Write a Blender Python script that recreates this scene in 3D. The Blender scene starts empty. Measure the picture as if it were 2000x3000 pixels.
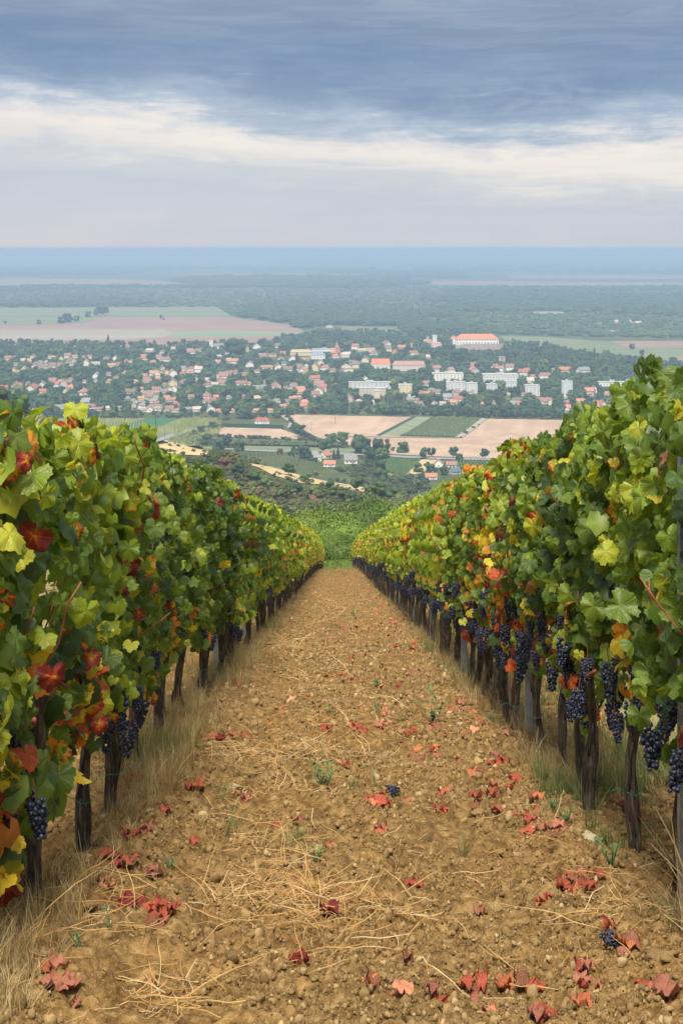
import bpy, math, random
import numpy as np
from mathutils import Matrix, Vector, Euler
SC = bpy.context.scene
COL = SC.collection
R = math.radians
F = 4167.0            # focal length in photo pixels (50 mm, 36 mm = 3000 px)
HZ = 727.0            # photo row of the horizon
rng = np.random.default_rng(7)
random.seed(7)

# ------------------------------------------------------------------ camera
cam_d = bpy.data.cameras.new('camera')
cam = bpy.data.objects.new('camera', cam_d); COL.objects.link(cam)
cam.location = (0, 0, 0); cam.rotation_euler = (R(90), 0, 0)
cam_d.sensor_fit = 'VERTICAL'; cam_d.sensor_height = 36; cam_d.sensor_width = 24
cam_d.lens = 50; cam_d.shift_y = -(1500 - HZ) / 3000
cam_d.clip_start = 0.1; cam_d.clip_end = 500000
SC.camera = cam

# ------------------------------------------------------------------ light
SUN_EL, SUN_AZ = 62, -172         # azimuth from +Y towards +X, degrees
EXPOSURE = 1.08
sun_d = bpy.data.lights.new('sun', 'SUN'); sun = bpy.data.objects.new('sun', sun_d); COL.objects.link(sun)
sun_d.energy = 3.3; sun_d.angle = R(20); sun_d.color = (1, 0.93, 0.82)
_d = Vector((math.sin(R(SUN_AZ)) * math.cos(R(SUN_EL)), math.cos(R(SUN_AZ)) * math.cos(R(SUN_EL)), math.sin(R(SUN_EL))))
sun.rotation_euler = _d.to_track_quat('Z', 'Y').to_euler()
SC.view_settings.view_transform = 'Standard'; SC.view_settings.look = 'None'
SC.view_settings.exposure = EXPOSURE; SC.view_settings.gamma = 1
SC.view_settings.use_curve_mapping = False

class NT:
    """tiny node-tree helper"""
    def __init__(s, nt): s.nt = nt; s.N = nt.nodes; s.L = nt.links
    def node(s, t, **kw):
        n = s.N.new(t)
        for k, v in kw.items(): setattr(n, k, v)
        return n
    def set(s, sock, v):
        if hasattr(v, 'is_output') or isinstance(v, bpy.types.NodeSocket): s.L.new(v, sock)
        elif isinstance(v, (tuple, list)) and len(v) == 3 and len(getattr(sock, 'default_value', (0,)*3)) == 4: sock.default_value = (*v, 1)
        else: sock.default_value = v
    def math(s, op, a, b=None, c=None, clamp=False):
        n = s.node('ShaderNodeMath', operation=op, use_clamp=clamp)
        s.set(n.inputs[0], a)
        if b is not None: s.set(n.inputs[1], b)
        if c is not None: s.set(n.inputs[2], c)
        return n.outputs[0]
    def mix(s, f, a, b, blend='MIX'):
        n = s.node('ShaderNodeMix', data_type='RGBA', blend_type=blend)
        s.set(n.inputs[0], f); s.set(n.inputs[6], a); s.set(n.inputs[7], b)
        return n.outputs[2]
    def noise(s, vec, scale, detail=3, rough=.55, dim='3D', dist=0):
        n = s.node('ShaderNodeTexNoise', noise_dimensions=dim)
        if vec is not None: s.L.new(vec, n.inputs['Vector'])
        n.inputs['Scale'].default_value = scale; n.inputs['Detail'].default_value = detail
        n.inputs['Roughness'].default_value = rough; n.inputs['Distortion'].default_value = dist
        return n.outputs[0]
    def ramp(s, f, pts):
        n = s.node('ShaderNodeValToRGB'); s.set(n.inputs[0], f)
        e = n.color_ramp.elements
        while len(e) > 1: e.remove(e[0])
        e[0].position = pts[0][0]; e[0].color = (*pts[0][1], 1)
        for p, c in pts[1:]:
            k = e.new(p); k.color = (*c, 1)
        return n.outputs[0]
    def mr(s, v, a, b, c=0., d=1.):
        n = s.node('ShaderNodeMapRange'); n.interpolation_type = 'SMOOTHSTEP'
        s.set(n.inputs[0], v)
        for i, x in zip((1, 2, 3, 4), (a, b, c, d)): n.inputs[i].default_value = x
        return n.outputs[0]
    def mapv(s, vec, scale=(1, 1, 1), loc=(0, 0, 0), rot=(0, 0, 0)):
        n = s.node('ShaderNodeMapping'); s.L.new(vec, n.inputs[0])
        n.inputs[1].default_value = loc; n.inputs[2].default_value = rot; n.inputs[3].default_value = scale
        return n.outputs[0]
    def bump(s, h, strength=.5, dist=.01):
        n = s.node('ShaderNodeBump'); s.set(n.inputs['Height'], h)
        n.inputs['Strength'].default_value = strength; n.inputs['Distance'].default_value = dist
        return n.outputs[0]

# ------------------------------------------------------------------ sky
W = bpy.data.worlds.new('World'); SC.world = W; W.use_nodes = True
w = NT(W.node_tree); w.N.clear()
sky = w.node('ShaderNodeTexSky', sky_type='NISHITA'); sky.sun_disc = False
sky.sun_elevation = R(SUN_EL); sky.sun_rotation = R(SUN_AZ); sky.altitude = 250
tc = w.node('ShaderNodeTexCoord')
sep = w.node('ShaderNodeSeparateXYZ'); w.L.new(tc.outputs['Generated'], sep.inputs[0])
X_, Y_, Z_ = sep.outputs
hor = w.math('SQRT', w.math('ADD', w.math('MULTIPLY', X_, X_), w.math('MULTIPLY', Y_, Y_)))
t = w.math('DIVIDE', Z_, w.math('MAXIMUM', hor, .02))
comb = w.node('ShaderNodeCombineXYZ'); w.L.new(X_, comb.inputs[0]); w.L.new(Y_, comb.inputs[1]); w.L.new(w.math('MULTIPLY', w.math('MINIMUM', t, 3.), 5.5), comb.inputs[2])
cv = comb.outputs[0]
n1 = w.noise(cv, 3.2, 6, .62, dist=.3)          # big soft banks
n2 = w.noise(w.mapv(cv, (1, 1, 1.8), (3, 1, 7)), 11, 7, .66, dist=.5)   # streaks
n3 = w.noise(w.mapv(cv, (1, 1, .6), (9, 2, 1)), 2.0, 3, .5)
n4 = w.noise(w.mapv(cv, (1, 1, .45), (2, 5, 3)), 15, 6, .62, dist=.4)   # puffs
# wobbling elevation drives the layers of the overcast
tilt = w.math('MULTIPLY', X_, .055)
tw = w.math('ADD', w.math('ADD', t, .017), w.math('ADD', w.math('MULTIPLY', w.math('SUBTRACT', n1, .5), .075), w.math('ADD', w.math('MULTIPLY', w.math('ADD', w.math('SUBTRACT', n2, .5), w.math('SUBTRACT', n4, .5)), .045), tilt)))
base = w.ramp(w.math('MULTIPLY', tw, 4), [
    (0.00, (.58, .57, .61)), (.10, (.52, .54, .61)), (.20, (.48, .51, .59)), (.265, (.56, .57, .61)),
    (.325, (.74, .69, .65)), (.365, (.82, .74, .68)), (.41, (.70, .67, .66)), (.455, (.44, .50, .58)), (.54, (.225, .305, .43)), (.60, (.19, .27, .40)), (.68, (.20, .27, .385)), (.80, (.25, .31, .41)), (1.0, (.40, .45, .52))])
streak = w.math('MULTIPLY', w.mr(n2, .38, .68, 0., 1.), w.mr(t, .02, .10, 0., 1.))
c1 = w.mix(w.math('MULTIPLY', streak, .18), base, (.52, .57, .64))
c1 = w.mix(w.math('MULTIPLY', w.mr(n4, .38, .62), w.mr(t, .03, .08, 0., .5)), c1, w.mix(1., c1, (.86, .88, .92), 'MULTIPLY'))
c2 = w.mix(w.math('MULTIPLY', w.math('MULTIPLY', w.mr(n3, .40, .60), .75), w.mr(tw, .09, .13)), c1, w.mix(1., c1, (.74, .80, .90), 'MULTIPLY'))
hi = w.mr(t, .25, 1.2)
high = w.mix(w.mr(n1, .35, .65), (.52, .57, .64), (.76, .77, .78))
cloud = w.mix(hi, c2, high)
cs = w.mix(1., cloud, (5.3, 5.3, 5.3), 'MULTIPLY')     # background strength is 0.1
final = w.mix(.93, sky.outputs[0], cs)
bg = w.node('ShaderNodeBackground'); w.L.new(final, bg.inputs[0]); bg.inputs[1].default_value = .1
wo = w.node('ShaderNodeOutputWorld'); w.L.new(bg.outputs[0], wo.inputs[0])

cy = SC.cycles
cy.use_denoising = True
cy.max_bounces = 6; cy.diffuse_bounces = 3; cy.glossy_bounces = 2; cy.transmission_bounces = 4
cy.volume_bounces = 2; cy.transparent_max_bounces = 6; cy.use_adaptive_sampling = True; cy.adaptive_threshold = .015
cy.caustics_reflective = False; cy.caustics_refractive = False; cy.sample_clamp_indirect = 4

# ------------------------------------------------------------------ materials
MATS = {}
def new_mat(name):
    m = bpy.data.materials.new(name); m.use_nodes = True
    n = NT(m.node_tree); n.N.clear()
    out = n.node('ShaderNodeOutputMaterial')
    MATS[name] = m
    return m, n, out
def principled(n, col, rough=.8, spec=.3, bump=None, metal=0.):
    p = n.node('ShaderNodeBsdfPrincipled'); n.set(p.inputs['Base Color'], col)
    n.set(p.inputs['Roughness'], rough); p.inputs['Specular IOR Level'].default_value = spec
    p.inputs['Metallic'].default_value = metal
    if bump is not None: n.L.new(bump, p.inputs['Normal'])
    return p
def objcoord(n, which='Object'):
    return n.node('ShaderNodeTexCoord').outputs[which]
def tint_of(n, src):
    if src == 'OBJCOL':
        o = n.node('ShaderNodeObjectInfo'); return o.outputs['Color'], o.outputs['Alpha'], o.outputs['Random']
    a = n.node('ShaderNodeAttribute', attribute_type=src, attribute_name='tint')
    return a.outputs['Color'], a.outputs['Alpha'], None

def leaf_material(name, src, fancy):
    m, n, out = new_mat(name)
    col, alpha, rnd = tint_of(n, src)
    geo = n.node('ShaderNodeNewGeometry')
    vec = objcoord(n)
    ns = n.noise(vec, 18 if fancy else 9, 3, .6)
    c = n.mix(n.mr(ns, .3, .7), n.mix(1., col, (.72, .78, .75), 'MULTIPLY'), n.mix(1., col, (1.22, 1.18, 1.1), 'MULTIPLY'))
    bumpn = None
    if fancy:
        uv = n.node('ShaderNodeUVMap').outputs[0]
        sp = n.node('ShaderNodeSeparateXYZ'); n.L.new(uv, sp.inputs[0])
        x, y = sp.outputs[0], sp.outputs[1]
        ang = n.math('ABSOLUTE', n.math('ARCTAN2', x, n.math('MULTIPLY', y, -1)))
        r = n.math('SQRT', n.math('ADD', n.math('MULTIPLY', x, x), n.math('MULTIPLY', y, y)))
        d = n.math('MINIMUM', n.math('MINIMUM', ang, n.math('ABSOLUTE', n.math('SUBTRACT', ang, .92))), n.math('ABSOLUTE', n.math('SUBTRACT', ang, 1.9)))
        d = n.math('MULTIPLY', d, r)
        vein = n.mr(d, .008, .035, 1., 0.)
        # autumn colouring creeps in from the edge between the veins
        off = n.node('ShaderNodeCombineXYZ')
        if rnd is not None: n.L.new(n.math('MULTIPLY', rnd, 50.), off.inputs[2])
        vv = n.node('ShaderNodeVectorMath', operation='ADD'); n.L.new(uv, vv.inputs[0]); n.L.new(off.outputs[0], vv.inputs[1])
        pn = n.noise(vv.outputs[0], 3.2, 5, .7)
        f = n.math('ADD', n.math('ADD', n.math('MULTIPLY', r, .75), n.math('MULTIPLY', pn, 1.1)), n.math('SUBTRACT', n.math('MULTIPLY', alpha, 1.15), 1.25))
        f = n.math('SUBTRACT', f, n.math('MULTIPLY', vein, .14))
        aut = n.ramp(f, [(0.0, (.28, .33, .03)), (.2, (.58, .46, .03)), (.36, (.60, .22, .02)), (.52, (.36, .045, .02)), (.8, (.14, .02, .02))])
        c = n.mix(n.math('MULTIPLY', n.mr(f, -.02, .18), n.mr(alpha, .05, .15)), c, aut)
        c = n.mix(n.math('MULTIPLY', vein, .30), c, n.mix(1., n.mix(.22, c, (.35, .38, .16)), (1.25, 1.25, 1.15), 'MULTIPLY'))
        sp_ = n.noise(vv.outputs[0], 9, 3, .6)
        c = n.mix(n.math('MULTIPLY', n.mr(sp_, .66, .70), .75), c, (.10, .055, .025))
        c = n.mix(n.math('MULTIPLY', n.mr(n.noise(vv.outputs[0], 1.3, 2, .5), .35, .65), .35), c, n.mix(1., c, (1.25, 1.05, .8), 'MULTIPLY'))
        fine = n.noise(uv, 7, 2, .5)
        bumpn = n.bump(n.math('SUBTRACT', n.math('MULTIPLY', fine, .8), n.math('MULTIPLY', vein, .6)), .55, .006)
    c = n.mix(n.math('MULTIPLY', geo.outputs['Backfacing'], .45), c, n.mix(.35, n.mix(1., c, (1.25, 1.25, 1.15), 'MULTIPLY'), (.16, .20, .12)))
    p = principled(n, c, .43, .42, bumpn)
    tr = n.node('ShaderNodeBsdfTranslucent'); n.L.new(n.mix(1., c, (1.75, 1.65, .6), 'MULTIPLY'), tr.inputs[0])
    ms = n.node('ShaderNodeMixShader'); ms.inputs[0].default_value = .42
    n.L.new(p.outputs[0], ms.inputs[1]); n.L.new(tr.outputs[0], ms.inputs[2]); n.L.new(ms.outputs[0], out.inputs[0])
    return m
M_leaf = leaf_material('vine_leaf', 'OBJCOL', True)
M_leaf_far = leaf_material('vine_leaf_far', 'GEOMETRY', False)
M_leaf_inst = leaf_material('leaf_scatter', 'INSTANCER', False)

def tinted(name, src, rough=.85, spec=.15, trans=0., var=.25, scale=3., bumpd=None, useVar=False):
    m, n, out = new_mat(name)
    col, alpha, rnd = tint_of(n, src)
    vec = objcoord(n)
    ns = n.noise(vec, scale, 4, .6)
    c = n.mix(n.mr(ns, .25, .75), n.mix(1., col, (1 - var,) * 3, 'MULTIPLY'), n.mix(1., col, (1 + var,) * 3, 'MULTIPLY'))
    if useVar:
        a = n.node('ShaderNodeAttribute', attribute_type='GEOMETRY', attribute_name='var')
        c = n.mix(1., c, a.outputs['Color'], 'MULTIPLY')
    p = principled(n, c, rough, spec, n.bump(ns, .6, bumpd) if bumpd else None)
    if trans:
        tr = n.node('ShaderNodeBsdfTranslucent'); n.L.new(n.mix(1., c, (1.5, 1.4, .7), 'MULTIPLY'), tr.inputs[0])
        ms = n.node('ShaderNodeMixShader'); ms.inputs[0].default_value = trans
        n.L.new(p.outputs[0], ms.inputs[1]); n.L.new(tr.outputs[0], ms.inputs[2]); n.L.new(ms.outputs[0], out.inputs[0])
    else: n.L.new(p.outputs[0], out.inputs[0])
    return m
M_crown = tinted('tree_crown', 'OBJCOL', .75, .2, .22, .22, .35, None, True)
M_crown_i = tinted('tree_crown_scatter', 'INSTANCER', .75, .2, .2, .22, .35, None, True)
M_wall = tinted('house_plaster', 'OBJCOL', .85, .15, 0, .10, .6)
M_roofm, n, out = new_mat('roof_tiles')
col, alpha, rnd = tint_of(n, 'OBJCOL'); vec = objcoord(n)
ns = n.noise(vec, 1.2, 5, .65)
wv = n.node('ShaderNodeTexWave', wave_type='BANDS', bands_direction='Z'); n.L.new(vec, wv.inputs[0]); wv.inputs['Scale'].default_value = 1.6
c = n.mix(n.mr(ns, .3, .7), n.mix(1., col, (.7, .7, .72), 'MULTIPLY'), n.mix(1., col, (1.18, 1.15, 1.1), 'MULTIPLY'))
c = n.mix(n.math('MULTIPLY', wv.outputs['Fac'], .12), c, (.1, .06, .05))
n.L.new(principled(n, c, .8, .2, n.bump(wv.outputs['Fac'], .4, .05)).outputs[0], out.inputs[0])
M_grass_i = tinted('grass_blades', 'INSTANCER', .6, .3, .35, .2, 8.)
M_straw_i = tinted('straw', 'INSTANCER', .5, .35, .15, .25, 12.)
M_clod_i = tinted('soil_clod', 'INSTANCER', .95, .08, 0, .28, 22., .006)
M_dry_leaf, n, out = new_mat('fallen_leaf')
col, alpha, rnd = tint_of(n, 'OBJCOL'); vec = objcoord(n)
ns = n.noise(vec, 30, 5, .65)
uv = n.node('ShaderNodeUVMap').outputs[0]
sp = n.node('ShaderNodeSeparateXYZ'); n.L.new(uv, sp.inputs[0])
ang = n.math('ABSOLUTE', n.math('ARCTAN2', sp.outputs[0], n.math('MULTIPLY', sp.outputs[1], -1)))
d = n.math('MINIMUM', n.math('MINIMUM', ang, n.math('ABSOLUTE', n.math('SUBTRACT', ang, .92))), n.math('ABSOLUTE', n.math('SUBTRACT', ang, 1.9)))
vein = n.mr(d, .01, .06, 1., 0.)
c = n.mix(n.mr(ns, .3, .7), n.mix(1., col, (.5, .45, .45), 'MULTIPLY'), n.mix(1., col, (1.3, 1.25, 1.2), 'MULTIPLY'))
c = n.mix(n.math('MULTIPLY', vein, .3), c, (.55, .33, .2))
p = principled(n, c, .55, .35, n.bump(n.math('SUBTRACT', ns, vein), .7, .006))
tr = n.node('ShaderNodeBsdfTranslucent'); n.L.new(c, tr.inputs[0]); ms = n.node('ShaderNodeMixShader'); ms.inputs[0].default_value = .2
n.L.new(p.outputs[0], ms.inputs[1]); n.L.new(tr.outputs[0], ms.inputs[2]); n.L.new(ms.outputs[0], out.inputs[0])

M_bark, n, out = new_mat('vine_bark')
vec = objcoord(n); mv = n.mapv(vec, (1, 1, .12))
n1 = n.noise(mv, 70, 6, .7, dist=.4); n2 = n.noise(vec, 9, 3)
c = n.ramp(n1, [(.3, (.018, .014, .011)), (.5, (.080, .060, .043)), (.66, (.21, .165, .12))])
c = n.mix(n.mr(n2, .45, .7), c, n.mix(1., c, (.75, .82, .7), 'MULTIPLY'))
n.L.new(principled(n, c, .9, .15, n.bump(n1, 1., .012)).outputs[0], out.inputs[0])

def flat_mat(name, c1, c2, scale, rough=.8, spec=.3, bd=None, metal=0., detail=4, stretch=(1, 1, 1)):
    m, n, out = new_mat(name); vec = n.mapv(objcoord(n), stretch)
    ns = n.noise(vec, scale, detail, .6)
    c = n.mix(n.mr(ns, .3, .7), c1, c2)
    n.L.new(principled(n, c, rough, spec, n.bump(ns, .6, bd) if bd else None, metal).outputs[0], out.inputs[0])
    return m
M_cane = flat_mat('red_cane', (.16, .045, .025), (.30, .10, .05), 30, .55, .35, .002, stretch=(1, 1, .2))
M_treebark = flat_mat('tree_bark', (.06, .05, .04), (.16, .13, .10), 3, .9, .1)
M_grape, n, out = new_mat('grape_skin')
vec = objcoord(n); ns = n.noise(vec, 60, 3, .6)
c = n.mix(n.mr(ns, .4, .68), (.008, .009, .022), (.055, .075, .15))
n.L.new(principled(n, c, .42, .45).outputs[0], out.inputs[0])
M_post = flat_mat('galvanised_steel', (.20, .22, .23), (.36, .38, .39), 14, .5, .5, None, .55)
M_wire = flat_mat('wire', (.25, .25, .25), (.4, .4, .4), 20, .4, .5, None, .8)
M_tie = flat_mat('green_tie', (.01, .16, .11), (.02, .24, .16), 20, .4, .4)
M_stone = flat_mat('pale_stone', (.34, .27, .16), (.52, .44, .30), 18, .9, .1, .01)
M_glass = flat_mat('window_glass', (.03, .04, .05), (.07, .08, .10), 2, .15, .5)
M_fort = flat_mat('fortress_stone', (.30, .24, .21), (.46, .38, .34), .35, .95, .05)
M_road = flat_mat('asphalt', (.20, .21, .22), (.27, .27, .28), .3, .85, .2)
M_dirt = flat_mat('dirt_track', (.28, .25, .20), (.36, .32, .27), .3, .9, .1)
M_clodbig = flat_mat('earth_lump', (.20, .125, .050), (.33, .22, .10), 14, .95, .06, .02)
M_hedge = flat_mat('dark_hedge', (.012, .05, .03), (.03, .08, .04), 1., .8, .2)

# soil of the vineyard
M_soil, n, out = new_mat('vineyard_soil')
vec = objcoord(n)
a = n.noise(vec, 1.3, 3); b = n.noise(vec, 16, 5, .65); c_ = n.noise(vec, 85, 4, .7)
c = n.ramp(b, [(.30, (.070, .040, .015)), (.44, (.160, .096, .036)), (.57, (.25, .158, .062)), (.74, (.38, .258, .115))])
c = n.mix(n.mr(a, .35, .65), c, n.mix(1., c, (1.12, 1.05, .96), 'MULTIPLY'))
c = n.mix(n.math('MULTIPLY', n.mr(c_, .55, .75), .5), c, (.56, .43, .25))
c = n.mix(n.math('MULTIPLY', n.mr(c_, .45, .28), .5), c, (.11, .07, .035))
h = n.math('ADD', n.math('MULTIPLY', b, 1.), n.math('MULTIPLY', c_, .35))
n.L.new(principled(n, c, .95, .06, n.bump(h, 1., .03)).outputs[0], out.inputs[0])

# wide terrain: grass, scrub, blue-green plain with a patchwork of fields far off
M_terrain, n, out = new_mat('terrain_ground')
vec = objcoord(n)
a = n.noise(vec, .02, 5, .6); b = n.noise(vec, .3, 4, .6)
near = n.ramp(a, [(.3, (.055, .075, .03)), (.5, (.085, .105, .04)), (.7, (.16, .15, .07))])
near = n.mix(n.mr(b, .35, .65), n.mix(1., near, (.7, .7, .7), 'MULTIPLY'), near)
pv = n.mapv(vec, (.0008, .00045, 1))
vor = n.node('ShaderNodeTexVoronoi'); n.L.new(pv, vor.inputs[0]); vor.inputs['Scale'].default_value = 1.; vor.inputs['Randomness'].default_value = 1
sv = n.node('ShaderNodeSeparateXYZ'); n.L.new(vor.outputs['Color'], sv.inputs[0])
patch = n.ramp(sv.outputs[0], [(.0, (.05, .085, .045)), (.35, (.07, .10, .05)), (.5, (.10, .13, .06)), (.68, (.16, .16, .10)), (.85, (.30, .23, .17)), (1., (.36, .29, .22))])
big = n.noise(n.mapv(vec, (.00016, .00032, 1)), 1., 4, .55)
patch = n.mix(n.mr(big, .44, .56), patch, (.06, .10, .055))
sy = n.node('ShaderNodeSeparateXYZ'); n.L.new(vec, sy.inputs[0])
c = n.mix(n.mr(sy.outputs[1], 2600., 3400.), near, patch)
n.L.new(principled(n, c, .95, .03).outputs[0], out.inputs[0])

def field_mat(name, c1, c2, ang, period, amt=.5, s2=.03):
    m, n, out = new_mat(name); vec = objcoord(n)
    v = n.mapv(vec, (1, 1, 1), rot=(0, 0, ang))
    st = n.noise(n.mapv(v, (1 / period, .02 / period, 1)), 1., 3, .5)
    ns = n.noise(vec, s2, 5, .6); fine = n.noise(vec, .5, 3, .7)
    c = n.mix(n.mr(n.math('ADD', n.math('MULTIPLY', st, amt), n.math('ADD', n.math('MULTIPLY', ns, 1 - amt), n.math('MULTIPLY', n.math('SUBTRACT', fine, .5), .25))), .35, .65), c1, c2)
    n.L.new(principled(n, c, .95, .03).outputs[0], out.inputs[0]); return m
M_tan = field_mat('stubble_field', (.34, .235, .165), (.45, .325, .235), R(8), 14, .5)
M_pink = field_mat('ploughed_field', (.22, .14, .115), (.30, .20, .16), R(80), 30, .6, .006)
M_greyf = field_mat('pale_field', (.27, .23, .19), (.33, .30, .24), R(85), 40, .6, .006)
M_greenf = field_mat('meadow', (.13, .16, .085), (.20, .22, .13), R(85), 40, .6, .006)
M_lgreen = field_mat('young_crop_field', (.17, .23, .12), (.23, .28, .17), R(80), 30, .6, .006)
M_dkgreen = field_mat('dark_crop_field', (.035, .11, .045), (.05, .14, .06), R(30), 8, .5)
M_vinefl = field_mat('vineyard_floor', (.12, .14, .05), (.21, .21, .08), R(30), 8, .4)
M_orch = field_mat('orchard_floor', (.16, .19, .11), (.24, .26, .16), R(-38), 6, .7)
M_drygr = field_mat('dry_grass', (.36, .28, .14), (.50, .40, .22), R(60), 5, .3, .1)
M_verge = field_mat('grassy_ground', (.11, .12, .04), (.30, .235, .11), R(5), .8, .3, 1.2)

# ------------------------------------------------------------------ object helpers
def tag(o, label=None, cat=None, group=None, kind=None):
    if label: o['label'] = label
    if cat: o['category'] = cat
    if group: o['group'] = group
    if kind: o['kind'] = kind
    return o
def link(name, data, parent=None, loc=None, mat=None, color=None, kind=None):
    o = bpy.data.objects.new(name, data); COL.objects.link(o)
    if parent is not None: o.parent = parent
    if loc is not None: o.location = loc
    if mat is not None and data is not None and not data.materials: data.materials.append(mat)
    if color is not None: o.color = color if len(color) == 4 else (*color, 1)
    if kind: o['kind'] = kind
    return o
def empty(name, loc, label=None, cat=None, group=None, rz=0):
    o = link(name, None, None, loc); o.rotation_euler = (0, 0, rz); o.empty_display_size = .1
    return tag(o, label, cat, group)
def pymesh(name, v, f, mat=None, smooth=False, uv=None, var=None, tint=None):
    m = bpy.data.meshes.new(name)
    m.from_pydata([tuple(map(float, p)) for p in v], [], [tuple(map(int, q)) for q in f]); 
    if mat: m.materials.append(mat)
    finish(m, smooth, uv, var, tint)
    return m
def npmesh(name, v, quads, mat=None, smooth=False, uv=None, var=None, tint=None):
    """fast mesh: v (N,3), quads (M,k) all faces with k corners"""
    v = np.ascontiguousarray(v, dtype=np.float32); q = np.ascontiguousarray(quads, dtype=np.int32)
    m = bpy.data.meshes.new(name); k = q.shape[1]
    m.vertices.add(len(v)); m.vertices.foreach_set('co', v.ravel())
    m.loops.add(q.size); m.loops.foreach_set('vertex_index', q.ravel())
    m.polygons.add(len(q)); m.polygons.foreach_set('loop_start', np.arange(len(q), dtype=np.int32) * k)
    m.update(calc_edges=True)
    if mat: m.materials.append(mat)
    finish(m, smooth, uv, var, tint)
    return m
def finish(m, smooth, uv, var, tint):
    if smooth: m.polygons.foreach_set('use_smooth', np.ones(len(m.polygons), dtype=bool))
    if uv is not None:
        l = m.uv_layers.new(name='UVMap'); idx = np.empty(len(m.loops), dtype=np.int32); m.loops.foreach_get('vertex_index', idx)
        l.data.foreach_set('uv', np.asarray(uv, dtype=np.float32)[idx].ravel())
    for nm, a in (('var', var), ('tint', tint)):
        if a is not None:
            a = np.asarray(a, dtype=np.float32)
            if a.ndim == 1: a = np.stack([a, a, a, np.ones_like(a)], 1)
            at = m.color_attributes.new(nm, 'FLOAT_COLOR', 'POINT'); at.data.foreach_set('color', a.ravel())
    m.update()
class MB:
    """collects verts / faces for one mesh"""
    def __init__(s): s.v = []; s.f = []
    def add(s, v, f):
        b = len(s.v); s.v += [tuple(p) for p in v]; s.f += [tuple(i + b for i in q) for q in f]
    def box(s, x0, x1, y0, y1, z0, z1):
        s.add([(x0, y0, z0), (x1, y0, z0), (x1, y1, z0), (x0, y1, z0), (x0, y0, z1), (x1, y0, z1), (x1, y1, z1), (x0, y1, z1)],
              [(0, 3, 2, 1), (4, 5, 6, 7), (0, 1, 5, 4), (1, 2, 6, 5), (2, 3, 7, 6), (3, 0, 4, 7)])
    def tube(s, pts, rad, sides=6, ridge=0., cap=True, seed=0):
        v, f = tube(pts, rad, sides, ridge, cap, seed); s.add(v, f)
    def mesh(s, name, mat=None, smooth=False): return pymesh(name, s.v, s.f, mat, smooth)
def tube(pts, rad, sides=6, ridge=0., cap=True, seed=0):
    pts = [Vector(p) for p in pts]; v = []; f = []; rr = random.Random(seed)
    if not hasattr(rad, '__len__'): rad = [rad] * len(pts)
    ph = [rr.uniform(-1, 1) for _ in range(sides)]
    up = None
    for i, p in enumerate(pts):
        d = (pts[min(i + 1, len(pts) - 1)] - pts[max(i - 1, 0)]).normalized()
        if up is None: up = d.orthogonal().normalized()
        up = (up - d * up.dot(d)).normalized(); side = d.cross(up)
        for k in range(sides):
            a = 2 * math.pi * k / sides
            r = rad[i] * (1 + ridge * (ph[(k + i // 3) % sides] * .7 + rr.uniform(-.5, .5)))
            v.append(p + (up * math.cos(a) + side * math.sin(a)) * r)
    for i in range(len(pts) - 1):
        for k in range(sides):
            a, b = i * sides + k, i * sides + (k + 1) % sides
            f.append((a, b, b + sides, a + sides))
    if cap:
        f.append(tuple(range(sides))[::-1]); f.append(tuple(range((len(pts) - 1) * sides, len(pts) * sides)))
    return v, f

# numpy value noise
_perm = np.random.default_rng(3).random((256, 256))
def vn(x, y):
    xi = np.floor(x).astype(int); yi = np.floor(y).astype(int); fx = x - xi; fy = y - yi
    fx = fx * fx * (3 - 2 * fx); fy = fy * fy * (3 - 2 * fy)
    g = lambda a, b: _perm[a & 255, b & 255]
    return (g(xi, yi) * (1 - fx) + g(xi + 1, yi) * fx) * (1 - fy) + (g(xi, yi + 1) * (1 - fx) + g(xi + 1, yi + 1) * fx) * fy
def fbm(x, y, o=4):
    s = 0; a = .5
    for k in range(o): s = s + a * vn(x * 2 ** k + 17.3 * k, y * 2 ** k + 5.1 * k); a *= .5
    return s

ICO = {}
def ico(sub):
    if sub not in ICO:
        import bmesh
        bm = bmesh.new(); bmesh.ops.create_icosphere(bm, subdivisions=sub, radius=1)
        bm.verts.ensure_lookup_table()
        ICO[sub] = (np.array([v.co[:] for v in bm.verts]), np.array([[v.index for v in f.verts] for f in bm.faces])); bm.free()
    return ICO[sub]

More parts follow.
